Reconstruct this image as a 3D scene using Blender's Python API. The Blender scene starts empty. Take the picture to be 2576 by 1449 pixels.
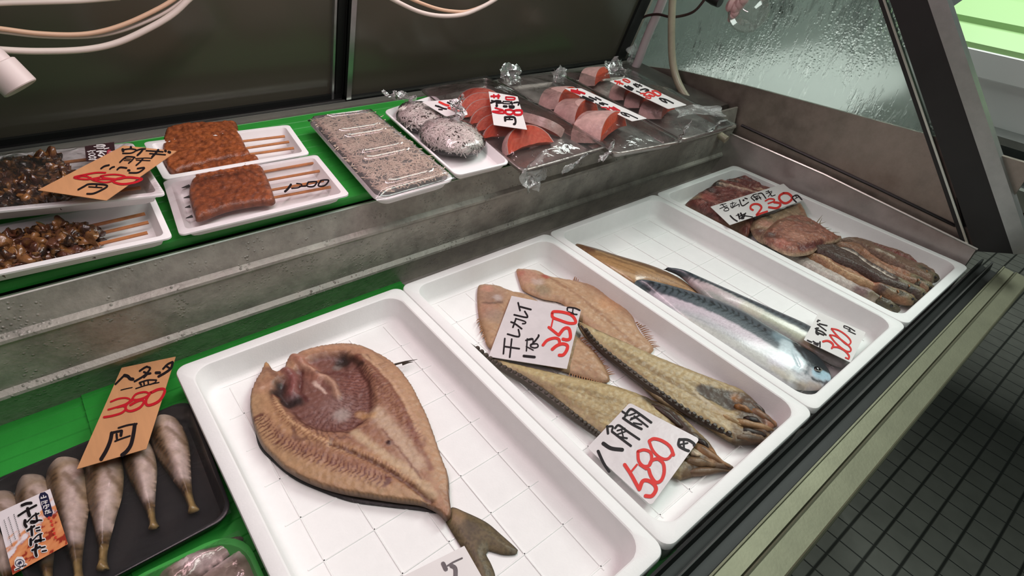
import bpy, bmesh, math, random
import numpy as np
from mathutils import Vector, Matrix, noise
from mathutils.geometry import delaunay_2d_cdt

random.seed(7)
rng = np.random.default_rng(7)
S = bpy.context.scene
COL = S.collection

# ------------------------------------------------------------------ camera
W, H, FPX = 2576, 1449, 1400.705
CAM = np.array([0.0, 0.0, 0.5])
R = np.array([[0.7709480941790072, 0.32111653547957464, -0.5500210966166222],
              [-0.6306416925242209, 0.5056324439795838, -0.5887502757922233],
              [0.08905106249755072, 0.8007621383637141, 0.5923258444734868]])
cam = bpy.data.cameras.new('camera')
cam.sensor_fit = 'HORIZONTAL'
cam.sensor_width = 36.0
cam.lens = 36.0 * FPX / W
cam.clip_start = 0.01
co = bpy.data.objects.new('camera', cam)
COL.objects.link(co)
m4 = Matrix([list(R[0]) + [CAM[0]], list(R[1]) + [CAM[1]], list(R[2]) + [CAM[2]], [0, 0, 0, 1]])
co.matrix_world = m4
S.camera = co

# ------------------------------------------------------------------ light
S.view_settings.view_transform = 'Standard'
S.view_settings.look = 'None'
S.view_settings.gamma = 1.0
S.view_settings.exposure = 0.0
S.view_settings.use_curve_mapping = False
wd = bpy.data.worlds.new('shop')
S.world = wd
wd.use_nodes = True
wd.node_tree.nodes['Background'].inputs[0].default_value = (0.85, 1.0, 0.9, 1)
wd.node_tree.nodes['Background'].inputs[1].default_value = 0.10


def area(name, loc, target, sx, sy, power, col):
    l = bpy.data.lights.new(name, 'AREA')
    l.shape = 'RECTANGLE'
    l.size, l.size_y, l.energy, l.color = sx, sy, power, col
    o = bpy.data.objects.new(name, l)
    COL.objects.link(o)
    o.location = loc
    d = Vector(target) - Vector(loc)
    o.rotation_euler = d.to_track_quat('-Z', 'Y').to_euler()
    return o


# the pink display tube under the canopy of the case, the shop's overhead light and an added fill
area('case_tube', (0.38, 0.64, 0.66), (0.45, 0.55, 0.0), 1.5, 0.05, 4.8, (1.0, 0.72, 0.78))
area('overhead_light', (0.9, -0.5, 2.0), (0.6, 0.3, 0.0), 1.6, 0.5, 17.5, (0.90, 1.0, 0.93))
area('overhead_light', (2.3, 0.5, 2.0), (1.9, 0.5, 0.0), 0.6, 1.2, 38.0, (0.92, 1.0, 0.94))  # fill light added to brighten the boxes beyond the end pane


# ------------------------------------------------------------------ geometry on planes
def ray(px, py):
    return R @ np.array([(px - W / 2) / FPX, -(py - H / 2) / FPX, -1.0])


def at(px, py, z=None, X=None, Y=None):
    """point of the plane z / x / y = const that the photo shows at (px, py)"""
    d = ray(px, py)
    t = (z - CAM[2]) / d[2] if z is not None else (Y / d[1] if Y is not None else X / d[0])
    return CAM + t * d


class Plane:
    def __init__(self, p, n):
        self.p = np.array(p, float)
        self.n = np.array(n, float) / np.linalg.norm(n)

    def at(self, px, py, off=0.0):
        d = ray(px, py)
        t = ((self.p + self.n * off - CAM) @ self.n) / (d @ self.n)
        return CAM + t * d


def plane3(a, b, c):
    n = np.cross(np.array(b) - a, np.array(c) - a)
    if n[2] < 0:
        n = -n
    return Plane(a, n)


SLOPE = 0.083


def PU(h=0.0):                     # plane of the upper shelf, h above the pack rims
    return Plane((0, 0.60, 0.150 + h), (0, -SLOPE, 1))


# ------------------------------------------------------------------ objects
WL = {}


def link(o, parent, loc):
    COL.objects.link(o)
    WL[o.name] = np.array(loc, float)
    if parent is not None:
        o.parent = parent
        o.location = Vector(np.array(loc, float) - WL[parent.name])
    else:
        o.location = Vector(loc)
    return o


def tag(o, label=None, cat=None, group=None, kind=None):
    if label: o['label'] = label
    if cat: o['category'] = cat
    if group: o['group'] = group
    if kind: o['kind'] = kind
    return o


def thing(name, loc, label, cat, group=None):
    o = bpy.data.objects.new(name, None)
    o.empty_display_size = 0.02
    link(o, None, loc)
    return tag(o, label, cat, group)


class M:
    """a mesh under construction, in world coordinates"""
    def __init__(s):
        s.v, s.f, s.c = [], [], None

    def add(s, vs, fs):
        b = len(s.v)
        s.v += [tuple(map(float, q)) for q in vs]
        s.f += [tuple(b + i for i in f) for f in fs]

    def box(s, x0, x1, y0, y1, z0, z1):
        s.add([(x0, y0, z0), (x1, y0, z0), (x1, y1, z0), (x0, y1, z0), (x0, y0, z1), (x1, y0, z1), (x1, y1, z1), (x0, y1, z1)],
              [(0, 3, 2, 1), (4, 5, 6, 7), (0, 1, 5, 4), (1, 2, 6, 5), (2, 3, 7, 6), (3, 0, 4, 7)])

    def loft(s, rings, cap0=True, cap1=True, closed=True):
        n = len(rings[0])
        vs = [q for r in rings for q in r]
        fs = []
        for i in range(len(rings) - 1):
            for j in range(n if closed else n - 1):
                k = (j + 1) % n
                fs.append((i * n + j, i * n + k, (i + 1) * n + k, (i + 1) * n + j))
        if cap0: fs.append(tuple(range(n - 1, -1, -1)))
        if cap1: fs.append(tuple((len(rings) - 1) * n + j for j in range(n)))
        s.add(vs, fs)

    def extrude_x(s, prof, x0, x1, closed=True):
        s.loft([[(x0, y, z) for y, z in prof], [(x1, y, z) for y, z in prof]], closed, closed, closed)

    def tube(s, pts, r, n=8, caps=True):
        P = [np.array(p, float) for p in pts]
        rs = r if hasattr(r, '__len__') else [r] * len(P)
        rings = []
        t0 = P[1] - P[0]
        u = np.cross(t0, (0, 0, 1))
        if np.linalg.norm(u) < 1e-9: u = np.cross(t0, (0, 1, 0))
        for i, p in enumerate(P):
            t = P[min(i + 1, len(P) - 1)] - P[max(i - 1, 0)]
            t = t / (np.linalg.norm(t) + 1e-12)
            u = u - t * (u @ t)
            u = u / (np.linalg.norm(u) + 1e-12)
            w = np.cross(t, u)
            rings.append([p + rs[i] * (math.cos(a) * u + math.sin(a) * w) for a in [2 * math.pi * k / n for k in range(n)]])
        s.loft(rings, caps, caps)

    def ball(s, c, r, axes=None, n=10, m=7, amp=0.0, freq=60.0, seed=0.0):
        A = np.eye(3) if axes is None else np.array(axes)
        rr = np.array(r) if hasattr(r, '__len__') else np.array([r] * 3)
        rings = []
        for i in range(1, m):
            th = math.pi * i / m
            ring = []
            for j in range(n):
                ph = 2 * math.pi * j / n
                d = np.array([math.sin(th) * math.cos(ph), math.sin(th) * math.sin(ph), math.cos(th)])
                q = np.array(c) + A.T @ (d * rr)
                if amp:
                    q = q + (A.T @ d) * amp * noise.noise(Vector(q * freq) + Vector((seed, 0, 0)))
                ring.append(q)
            rings.append(ring)
        s.loft(rings)


def build(name, m, mat, parent=None, smooth=True, loc=None, vcol=None, angle=40):
    """link a mesh as one object; its origin is loc (default: the parent's, or the middle of its base)"""
    V = np.array(m.v)
    if loc is None:
        loc = WL[parent.name] if parent is not None else np.array([V[:, 0].mean(), V[:, 1].mean(), V[:, 2].min()])
    me = bpy.data.meshes.new(name)
    me.from_pydata([tuple(q) for q in (V - loc)], [], m.f)
    if vcol is not None:
        a = me.color_attributes.new('Col', 'FLOAT_COLOR', 'POINT')
        a.data.foreach_set('color', np.concatenate([vcol, np.ones((len(vcol), 1))], 1).astype(np.float32).ravel())
    bm = bmesh.new()
    bm.from_mesh(me)
    bmesh.ops.recalc_face_normals(bm, faces=bm.faces)
    bm.to_mesh(me)
    bm.free()
    me.materials.append(mat)
    if smooth:
        me.polygons.foreach_set('use_smooth', [True] * len(me.polygons))
        me.set_sharp_from_angle(angle=math.radians(angle))
    me.update()
    o = bpy.data.objects.new(name, me)
    return link(o, parent, loc)


# ------------------------------------------------------------------ materials
def srgb(r, g, b):
    f = lambda c: (c / 255 / 12.92) if c / 255 <= 0.04045 else ((c / 255 + 0.055) / 1.055) ** 2.4
    return np.array([f(r), f(g), f(b)])


def new_mat(name):
    m = bpy.data.materials.new(name)
    m.use_nodes = True
    nt = m.node_tree
    return m, nt, nt.nodes['Principled BSDF']


def mat(name, col=(0.8, 0.8, 0.8), rough=0.5, metal=0.0, spec=0.5, var=0.0, vscale=20.0, bump=0.0, bscale=200.0,
        vcol=False, stretch=None, coat=0.0, sub=0.0, dist=0.002):
    m, nt, b = new_mat(name)
    N, L = nt.nodes, nt.links
    tc = N.new('ShaderNodeTexCoord')
    src = tc.outputs['Object']
    if stretch is not None:
        mp = N.new('ShaderNodeMapping')
        mp.inputs['Scale'].default_value = stretch
        L.new(src, mp.inputs[0])
        src = mp.outputs[0]
    if vcol:
        at_ = N.new('ShaderNodeAttribute')
        at_.attribute_name = 'Col'
        base = at_.outputs['Color']
    else:
        rgb = N.new('ShaderNodeRGB')
        rgb.outputs[0].default_value = (*col, 1)
        base = rgb.outputs[0]
    if var:
        nz = N.new('ShaderNodeTexNoise')
        nz.inputs['Scale'].default_value = vscale
        nz.inputs['Detail'].default_value = 6
        nz.inputs['Roughness'].default_value = 0.65
        L.new(src, nz.inputs[0])
        mr = N.new('ShaderNodeMapRange')
        mr.inputs[1].default_value, mr.inputs[2].default_value = 0.3, 0.7
        mr.inputs[3].default_value, mr.inputs[4].default_value = 1 - var, 1 + var
        L.new(nz.outputs[0], mr.inputs[0])
        vm = N.new('ShaderNodeVectorMath')
        vm.operation = 'SCALE'
        L.new(base, vm.inputs[0])
        L.new(mr.outputs[0], vm.inputs['Scale'])
        base = vm.outputs[0]
    L.new(base, b.inputs['Base Color'])
    b.inputs['Roughness'].default_value = rough
    b.inputs['Metallic'].default_value = metal
    b.inputs['Specular IOR Level'].default_value = spec
    b.inputs['Coat Weight'].default_value = coat
    b.inputs['Coat Roughness'].default_value = 0.12
    if sub:
        b.inputs['Subsurface Weight'].default_value = sub
        b.inputs['Subsurface Radius'].default_value = (0.01, 0.006, 0.004)
        b.inputs['Subsurface Scale'].default_value = 0.3
    if bump:
        n2 = N.new('ShaderNodeTexNoise')
        n2.inputs['Scale'].default_value = bscale
        n2.inputs['Detail'].default_value = 4
        L.new(src, n2.inputs[0])
        bp = N.new('ShaderNodeBump')
        bp.inputs['Strength'].default_value = bump
        bp.inputs['Distance'].default_value = dist
        L.new(n2.outputs[0], bp.inputs['Height'])
        L.new(bp.outputs[0], b.inputs['Normal'])
    return m


def film_mat(name, haze=0.05, gloss=1.0, bump=0.4, bscale=60.0, tint=(0.97, 0.97, 0.97), rough=0.08, white=(0.9, 0.88, 0.88)):
    m = bpy.data.materials.new(name)
    m.use_nodes = True
    nt = m.node_tree
    N, L = nt.nodes, nt.links
    N.remove(N['Principled BSDF'])
    out = N['Material Output']
    tr = N.new('ShaderNodeBsdfTransparent')
    tr.inputs[0].default_value = (*tint, 1)
    gl = N.new('ShaderNodeBsdfGlossy')
    gl.inputs['Roughness'].default_value = rough
    df = N.new('ShaderNodeBsdfDiffuse')
    df.inputs[0].default_value = (*white, 1)
    tc = N.new('ShaderNodeTexCoord')
    nz = N.new('ShaderNodeTexNoise')
    nz.inputs['Scale'].default_value = bscale
    nz.inputs['Detail'].default_value = 3
    nz.inputs['Distortion'].default_value = 1.2
    L.new(tc.outputs['Object'], nz.inputs[0])
    bp = N.new('ShaderNodeBump')
    bp.inputs['Strength'].default_value = bump
    bp.inputs['Distance'].default_value = 0.004
    L.new(nz.outputs[0], bp.inputs['Height'])
    L.new(bp.outputs[0], gl.inputs['Normal'])
    fr = N.new('ShaderNodeFresnel')
    fr.inputs[0].default_value = 1.45
    L.new(bp.outputs[0], fr.inputs['Normal'])
    ml = N.new('ShaderNodeMath')
    ml.operation = 'MULTIPLY'
    ml.use_clamp = True
    ml.inputs[1].default_value = gloss
    L.new(fr.outputs[0], ml.inputs[0])
    a = N.new('ShaderNodeMixShader')
    a.inputs[0].default_value = haze
    L.new(tr.outputs[0], a.inputs[1])
    L.new(df.outputs[0], a.inputs[2])
    c = N.new('ShaderNodeMixShader')
    L.new(ml.outputs[0], c.inputs[0])
    L.new(a.outputs[0], c.inputs[1])
    L.new(gl.outputs[0], c.inputs[2])
    L.new(c.outputs[0], out.inputs[0])
    return m


def wet_steel(name, col, rough, metal=0.85, drops=1.0, var=0.15):
    """brushed steel beaded with condensation"""
    m, nt, b = new_mat(name)
    N, L = nt.nodes, nt.links
    tc = N.new('ShaderNodeTexCoord')
    nz = N.new('ShaderNodeTexNoise')
    nz.inputs['Scale'].default_value = 28
    nz.inputs['Detail'].default_value = 8
    nz.inputs['Roughness'].default_value = 0.7
    L.new(tc.outputs['Object'], nz.inputs[0])
    mr = N.new('ShaderNodeMapRange')
    mr.inputs[1].default_value, mr.inputs[2].default_value = 0.3, 0.7
    mr.inputs[3].default_value, mr.inputs[4].default_value = 1 - var, 1 + var
    L.new(nz.outputs[0], mr.inputs[0])
    vm = N.new('ShaderNodeVectorMath')
    vm.operation = 'SCALE'
    vm.inputs[0].default_value = col
    L.new(mr.outputs[0], vm.inputs['Scale'])
    L.new(vm.outputs[0], b.inputs['Base Color'])
    b.inputs['Metallic'].default_value = metal
    r2 = N.new('ShaderNodeMapRange')
    r2.inputs[1].default_value, r2.inputs[2].default_value = 0.35, 0.65
    r2.inputs[3].default_value, r2.inputs[4].default_value = rough * 0.8, rough * 1.25
    L.new(nz.outputs[0], r2.inputs[0])
    L.new(r2.outputs[0], b.inputs['Roughness'])
    if drops:
        vo = N.new('ShaderNodeTexVoronoi')
        vo.inputs['Scale'].default_value = 210
        vo.inputs['Randomness'].default_value = 1.0
        L.new(tc.outputs['Object'], vo.inputs[0])
        d = N.new('ShaderNodeMapRange')
        d.inputs[1].default_value, d.inputs[2].default_value = 0.0, 0.42
        d.inputs[3].default_value, d.inputs[4].default_value = 1.0, 0.0
        d.interpolation_type = 'SMOOTHSTEP'
        L.new(vo.outputs['Distance'], d.inputs[0])
        n3 = N.new('ShaderNodeTexNoise')
        n3.inputs['Scale'].default_value = 40
        n3.inputs['Detail'].default_value = 5
        L.new(tc.outputs['Object'], n3.inputs[0])
        k = N.new('ShaderNodeMapRange')
        k.inputs[1].default_value, k.inputs[2].default_value = 0.5, 0.62
        L.new(n3.outputs[0], k.inputs[0])
        mu = N.new('ShaderNodeMath')
        mu.operation = 'MULTIPLY'
        L.new(d.outputs[0], mu.inputs[0])
        L.new(k.outputs[0], mu.inputs[1])
        bp = N.new('ShaderNodeBump')
        bp.inputs['Strength'].default_value = 0.55 * drops
        bp.inputs['Distance'].default_value = 0.002
        L.new(mu.outputs[0], bp.inputs['Height'])
        n5 = N.new('ShaderNodeTexNoise')
        n5.inputs['Scale'].default_value = 130
        n5.inputs['Detail'].default_value = 4
        L.new(tc.outputs['Object'], n5.inputs[0])
        b5 = N.new('ShaderNodeBump')
        b5.inputs['Strength'].default_value = 0.35 * drops
        b5.inputs['Distance'].default_value = 0.002
        L.new(n5.outputs[0], b5.inputs['Height'])
        L.new(b5.outputs[0], bp.inputs['Normal'])
        L.new(bp.outputs[0], b.inputs['Normal'])
    return m


MS = {}
MS['foam'] = mat('white_foam', (0.83, 0.83, 0.82), 0.55, bump=0.25, bscale=420, var=0.02, vscale=60, dist=0.0006)
MS['foam_tray'] = mat('smooth_white_foam', (0.82, 0.80, 0.80), 0.4)
MS['steel_riser'] = wet_steel('wet_steel', (0.35, 0.335, 0.295), 0.48, metal=0.25, drops=1.3, var=0.34)
MS['steel'] = wet_steel('dull_steel', (0.50, 0.45, 0.43), 0.42, metal=0.55, drops=0.0)
MS['steel_dark'] = wet_steel('tarnished_steel', (0.34, 0.29, 0.25), 0.38, metal=0.7, drops=0.0, var=0.2)
MS['shelf'] = wet_steel('dark_shelf_steel', (0.11, 0.095, 0.085), 0.4, metal=0.5, drops=0.0, var=0.2)
MS['pan'] = wet_steel('pan_steel', (0.40, 0.36, 0.34), 0.30, metal=0.85, drops=0.0)
MS['alu'] = mat('aluminium', (0.42, 0.43, 0.42), 0.35, metal=0.9, var=0.12, vscale=30)
MS['olive'] = mat('olive_aluminium', (0.19, 0.19, 0.13), 0.48, metal=0.7, var=0.12, vscale=14, bump=0.06, bscale=300)
MS['bright_edge'] = mat('bright_aluminium', (0.62, 0.64, 0.58), 0.3, metal=0.8)
MS['black'] = mat('black_gasket', (0.012, 0.012, 0.012), 0.4, var=0.2)
MS['black_gloss'] = mat('black_channel', (0.014, 0.016, 0.015), 0.42, spec=0.3, bump=0.05, bscale=60)
MS['green'] = mat('green_plastic_mat', (0.028, 0.30, 0.040), 0.42, var=0.08, vscale=30, bump=0.1, bscale=300)
MS['kraft'] = mat('kraft_card', tuple(srgb(196, 142, 98)), 0.65, var=0.10, vscale=80, stretch=(1, 0.15, 1))
MS['paper'] = mat('white_card', (0.72, 0.69, 0.68), 0.5, bump=0.12, bscale=40, var=0.03)
MS['paper_wet'] = mat('limp_wet_card', (0.62, 0.57, 0.58), 0.35, var=0.06, vscale=40, bump=0.25, bscale=70)
MS['ink'] = mat('black_ink', (0.012, 0.008, 0.010), 0.5, spec=0.2)
MS['ink_grey'] = mat('washed_black_ink', (0.10, 0.085, 0.09), 0.5, var=0.3, vscale=150)
MS['red'] = mat('red_ink', (0.62, 0.035, 0.03), 0.5, spec=0.2)
MS['crimson'] = mat('crimson_ink', (0.48, 0.012, 0.022), 0.5, spec=0.2)
MS['fish'] = mat('dried_fish_skin', vcol=True, rough=0.42, spec=0.4, var=0.14, vscale=200, bump=0.3, bscale=420, dist=0.001)
MS['fish_wet'] = mat('fresh_fish_skin', vcol=True, rough=0.33, spec=0.5, var=0.14, vscale=200, bump=0.25, bscale=300, dist=0.001, coat=0.3)
MS['fish_pile'] = mat('opened_fish_flesh', vcol=True, rough=0.36, spec=0.5, var=0.3, vscale=190, bump=0.8, bscale=260, dist=0.002)
MS['fin'] = mat('fish_fin', (0.05, 0.035, 0.025), 0.5, var=0.2)
MS['fin_pale'] = mat('pale_fish_fin', tuple(srgb(166, 118, 80)), 0.5, var=0.2)
MS['fin_olive'] = mat('olive_fish_fin', tuple(srgb(120, 105, 60)), 0.5, var=0.2)
MS['eye'] = mat('fish_eye', (0.004, 0.004, 0.005), 0.12, coat=0.6)
MS['eye_ring'] = mat('fish_eye_ring', tuple(srgb(140, 140, 130)), 0.25)
MS['film'] = film_mat('cling_film', 0.015, 1.4, 0.6, 34, rough=0.09)
MS['film_pack'] = film_mat('shiny_pack_film', 0.012, 1.6, 0.8, 34, rough=0.09)
MS['film_loose'] = film_mat('crumpled_film', 0.22, 1.6, 0.7, 90, rough=0.12)
MS['film_tight'] = film_mat('tight_film', 0.008, 0.9, 0.35, 30, rough=0.12)
MS['lid'] = film_mat('clear_plastic_lid', 0.10, 2.4, 0.08, 20, rough=0.07)
MS['bamboo'] = mat('bamboo', tuple(srgb(176, 112, 62)), 0.5, var=0.25, vscale=60)
MS['charred'] = mat('charred_tip', (0.012, 0.01, 0.009), 0.6)
MS['eel'] = mat('glazed_eel', vcol=True, rough=0.42, spec=0.5, var=0.32, vscale=110, bump=0.7, bscale=240, dist=0.002)
MS['liver'] = mat('glazed_liver', vcol=True, rough=0.22, spec=0.6, var=0.4, vscale=90, bump=0.6, bscale=200, dist=0.002, coat=0.3)
MS['salmon'] = mat('salmon_flesh', vcol=True, rough=0.3, spec=0.5, var=0.12, vscale=130, bump=0.3, bscale=220, dist=0.001)
MS['salmon_skin'] = mat('salmon_skin', tuple(srgb(196, 158, 152)), 0.3, spec=0.6, var=0.22, vscale=70, bump=0.4, bscale=160)
MS['whitebait'] = mat('boiled_whitebait', tuple(srgb(214, 205, 200)), 0.4, var=0.1)
MS['whitebait_tan'] = mat('dried_whitebait', tuple(srgb(206, 184, 166)), 0.45, var=0.12)
MS['whitebait_core'] = mat('gap_shaded_whitebait', tuple(srgb(112, 98, 92)), 0.5, var=0.4, vscale=150, bump=0.8, bscale=300)  # colour darkened to stand for shade in the gaps between the fish
MS['black_tray'] = mat('black_foam_tray', (0.022, 0.020, 0.022), 0.3, bump=0.2, bscale=80)
MS['green_tray'] = mat('green_foam_tray', (0.05, 0.33, 0.06), 0.35)
MS['cable'] = mat('white_cable', (0.72, 0.62, 0.56), 0.45)
MS['cable_orange'] = mat('peach_cable', (0.68, 0.44, 0.30), 0.45)
MS['hose'] = mat('cloudy_hose', (0.40, 0.36, 0.26), 0.3, var=0.15, vscale=40)
MS['pipe'] = mat('white_pipe', (0.62, 0.54, 0.55), 0.4)
MS['brown_cord'] = mat('brown_cord', (0.045, 0.022, 0.02), 0.45)
MS['pink'] = mat('pale_pink_plastic', (0.66, 0.42, 0.41), 0.35)
MS['socket'] = mat('white_plastic_end', (0.72, 0.60, 0.58), 0.45)
MS['silver_skin'] = mat('silver_fish_skin', vcol=True, rough=0.2, metal=0.2, spec=0.7, var=0.2, vscale=120, bump=0.3, bscale=150)
MS['lime'] = mat('lime_green_lid', (0.42, 0.68, 0.28), 0.45)
MS['label_dark'] = mat('dark_label', (0.035, 0.015, 0.018), 0.35)
MS['label_red'] = mat('red_label_patch', (0.35, 0.03, 0.05), 0.4)
MS['navy'] = mat('navy_seal', (0.012, 0.012, 0.045), 0.4)
MS['white_ink'] = mat('white_print', (0.72, 0.68, 0.68), 0.5)
MS['label_art'] = mat('printed_label', vcol=True, rough=0.35, spec=0.5)
MS['wall'] = mat('dark_shop_wall', (0.06, 0.055, 0.045), 0.7, var=0.3, vscale=2.5)
MS['rust'] = mat('rusty_board', (0.10, 0.06, 0.025), 0.7, var=0.4, vscale=30)


def floor_mat():
    m, nt, b = new_mat('charcoal_floor_tiles')
    N, L = nt.nodes, nt.links
    tc = N.new('ShaderNodeTexCoord')
    mp = N.new('ShaderNodeMapping')
    mp.inputs['Rotation'].default_value = (0, 0, math.radians(1.2))
    L.new(tc.outputs['Object'], mp.inputs[0])
    sx = N.new('ShaderNodeSeparateXYZ')
    L.new(mp.outputs[0], sx.inputs[0])

    def groove(out, period, off, wd_):
        a = N.new('ShaderNodeMath'); a.operation = 'ADD'; a.inputs[1].default_value = off
        L.new(out, a.inputs[0])
        d = N.new('ShaderNodeMath'); d.operation = 'DIVIDE'; d.inputs[1].default_value = period
        L.new(a.outputs[0], d.inputs[0])
        f = N.new('ShaderNodeMath'); f.operation = 'FRACT'
        L.new(d.outputs[0], f.inputs[0])
        s_ = N.new('ShaderNodeMath'); s_.operation = 'SUBTRACT'; s_.inputs[1].default_value = 0.5
        L.new(f.outputs[0], s_.inputs[0])
        ab = N.new('ShaderNodeMath'); ab.operation = 'ABSOLUTE'
        L.new(s_.outputs[0], ab.inputs[0])
        mr = N.new('ShaderNodeMapRange')
        mr.inputs[1].default_value, mr.inputs[2].default_value = 0.5 - wd_ / period, 0.5 - 0.4 * wd_ / period
        mr.inputs[3].default_value, mr.inputs[4].default_value = 0.0, 1.0
        L.new(ab.outputs[0], mr.inputs[0])
        return mr.outputs[0]
    gx = groove(sx.outputs[0], 0.0615, 10.0 + 0.005, 0.0028)
    gy = groove(sx.outputs[1], 0.0628, 10.0 + 0.036, 0.0048)
    mx = N.new('ShaderNodeMath'); mx.operation = 'MAXIMUM'
    L.new(gx, mx.inputs[0]); L.new(gy, mx.inputs[1])
    nz = N.new('ShaderNodeTexNoise')
    nz.inputs['Scale'].default_value = 22
    nz.inputs['Detail'].default_value = 6
    L.new(tc.outputs['Object'], nz.inputs[0])
    cr = N.new('ShaderNodeMix'); cr.data_type = 'RGBA'
    cr.inputs[6].default_value = (0.11, 0.11, 0.096, 1)
    cr.inputs[7].default_value = (0.19, 0.19, 0.168, 1)
    L.new(nz.outputs[0], cr.inputs[0])
    c2 = N.new('ShaderNodeMix'); c2.data_type = 'RGBA'
    L.new(mx.outputs[0], c2.inputs[0])
    L.new(cr.outputs[2], c2.inputs[6])
    c2.inputs[7].default_value = (0.010, 0.011, 0.008, 1)
    L.new(c2.outputs[2], b.inputs['Base Color'])
    b.inputs['Roughness'].default_value = 0.5
    bp = N.new('ShaderNodeBump')
    bp.inputs['Strength'].default_value = 0.5
    bp.inputs['Distance'].default_value = -0.003
    L.new(mx.outputs[0], bp.inputs['Height'])
    L.new(bp.outputs[0], b.inputs['Normal'])
    return m


def fog_glass():
    """thick clear pane misted inside, with runs and beads of water"""
    m, nt, b = new_mat('misted_glass')
    N, L = nt.nodes, nt.links
    out = N['Material Output']
    tc = N.new('ShaderNodeTexCoord')
    mp = N.new('ShaderNodeMapping')
    mp.inputs['Scale'].default_value = (1, 1, 0.28)
    L.new(tc.outputs['Object'], mp.inputs[0])
    runs = N.new('ShaderNodeTexNoise')
    runs.inputs['Scale'].default_value = 85
    runs.inputs['Detail'].default_value = 5
    runs.inputs['Roughness'].default_value = 0.6
    L.new(mp.outputs[0], runs.inputs[0])
    big = N.new('ShaderNodeTexNoise')
    big.inputs['Scale'].default_value = 7
    big.inputs['Detail'].default_value = 2
    L.new(tc.outputs['Object'], big.inputs[0])
    ad = N.new('ShaderNodeMath'); ad.operation = 'MULTIPLY_ADD'
    ad.inputs[1].default_value = 0.55
    L.new(big.outputs[0], ad.inputs[0]); L.new(runs.outputs[0], ad.inputs[2])
    mk = N.new('ShaderNodeMapRange')
    mk.inputs[1].default_value, mk.inputs[2].default_value = 0.80, 0.92
    L.new(ad.outputs[0], mk.inputs[0])
    vo = N.new('ShaderNodeTexVoronoi')
    vo.inputs['Scale'].default_value = 150
    L.new(tc.outputs['Object'], vo.inputs[0])
    bd = N.new('ShaderNodeMapRange')
    bd.inputs[1].default_value, bd.inputs[2].default_value = 0.0, 0.4
    bd.inputs[3].default_value, bd.inputs[4].default_value = 1.0, 0.0
    L.new(vo.outputs['Distance'], bd.inputs[0])
    bp = N.new('ShaderNodeBump')
    bp.inputs['Strength'].default_value = 0.42
    bp.inputs['Distance'].default_value = 0.003
    hs = N.new('ShaderNodeMath'); hs.operation = 'ADD'
    bm_ = N.new('ShaderNodeMapRange')
    bm_.inputs[1].default_value, bm_.inputs[2].default_value = 0.41, 0.53
    L.new(big.outputs[0], bm_.inputs[0])
    bb = N.new('ShaderNodeMath'); bb.operation = 'MULTIPLY'
    L.new(bd.outputs[0], bb.inputs[0]); L.new(bm_.outputs[0], bb.inputs[1])
    L.new(bb.outputs[0], hs.inputs[0]); L.new(mk.outputs[0], hs.inputs[1])
    L.new(hs.outputs[0], bp.inputs['Height'])
    b.inputs['Base Color'].default_value = (0.86, 0.93, 0.89, 1)
    b.inputs['Transmission Weight'].default_value = 1.0
    b.inputs['IOR'].default_value = 1.33
    rr = N.new('ShaderNodeMapRange')
    rr.inputs[3].default_value, rr.inputs[4].default_value = 0.22, 0.03
    L.new(mk.outputs[0], rr.inputs[0])
    L.new(rr.outputs[0], b.inputs['Roughness'])
    L.new(bp.outputs[0], b.inputs['Normal'])
    tl = N.new('ShaderNodeBsdfTranslucent')
    tl.inputs[0].default_value = (0.55, 0.66, 0.60, 1)
    df = N.new('ShaderNodeBsdfDiffuse')
    df.inputs[0].default_value = (0.40, 0.46, 0.42, 1)
    a = N.new('ShaderNodeMixShader')
    a.inputs[0].default_value = 0.35
    L.new(tl.outputs[0], a.inputs[1]); L.new(df.outputs[0], a.inputs[2])
    fm = N.new('ShaderNodeMapRange')
    fm.inputs[3].default_value, fm.inputs[4].default_value = 0.26, 0.02
    L.new(mk.outputs[0], fm.inputs[0])
    c = N.new('ShaderNodeMixShader')
    L.new(fm.outputs[0], c.inputs[0])
    L.new(b.outputs[0], c.inputs[1]); L.new(a.outputs[0], c.inputs[2])
    L.new(c.outputs[0], out.inputs[0])
    return m


def tinted_glass():
    m = film_mat('smoky_glass', 0.55, 0.9, 0.03, 6, tint=(0.42, 0.42, 0.36), rough=0.2, white=(0.15, 0.14, 0.105))
    return m


# ================================================================== THE SETTING
f = M()
f.box(-3, 6, -3, 4, -0.80, -0.75)
tag(build('floor', f, floor_mat(), smooth=False, loc=(0, 0, -0.75)), kind='structure')
f = M()
f.box(-3, 6, 3.0, 3.1, -0.75, 2.4)
tag(build('wall_back', f, MS['wall'], smooth=False), kind='structure')

# ================================================================== THE CASE
XL, XR = -0.70, 1.243
case = thing('display_case', (0.3, 0.5, -0.75), 'steel refrigerated fish display case with a stepped upper shelf and a misted end pane', 'display case')
# body below the deck
m = M(); m.box(XL, 1.275, 0.02, 1.02, -0.75, -0.075)
build('base', m, MS['steel'], case, smooth=False)
m = M(); m.box(XL, XR, 0.086, 0.66, -0.075, -0.0475)
build('deck', m, MS['steel'], case, smooth=False)
# the stepped riser
prof = [(0.664, 0.090), (0.6425, 0.090), (0.6425, 0.1192), (0.640, 0.1195), (0.6388, 0.118), (0.634, 0.083), (0.6275, 0.0785), (0.627, 0.075), (0.6300, 0.071),
        (0.640, 0.0105), (0.6345, 0.0055), (0.634, 0.002), (0.637, -0.002), (0.652, -0.0475)]
m = M(); m.extrude_x(prof + [(0.664, -0.0475)], XL, XR)
build('riser_panel', m, MS['steel_riser'], case, angle=25)
m = M(); m.extrude_x([(0.6385, 0.1186), (0.6395, 0.1200), (0.6425, 0.1200), (0.6425, 0.1186)], XL, XR)
build('riser_lip', m, MS['bright_edge'], case, smooth=False)
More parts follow.
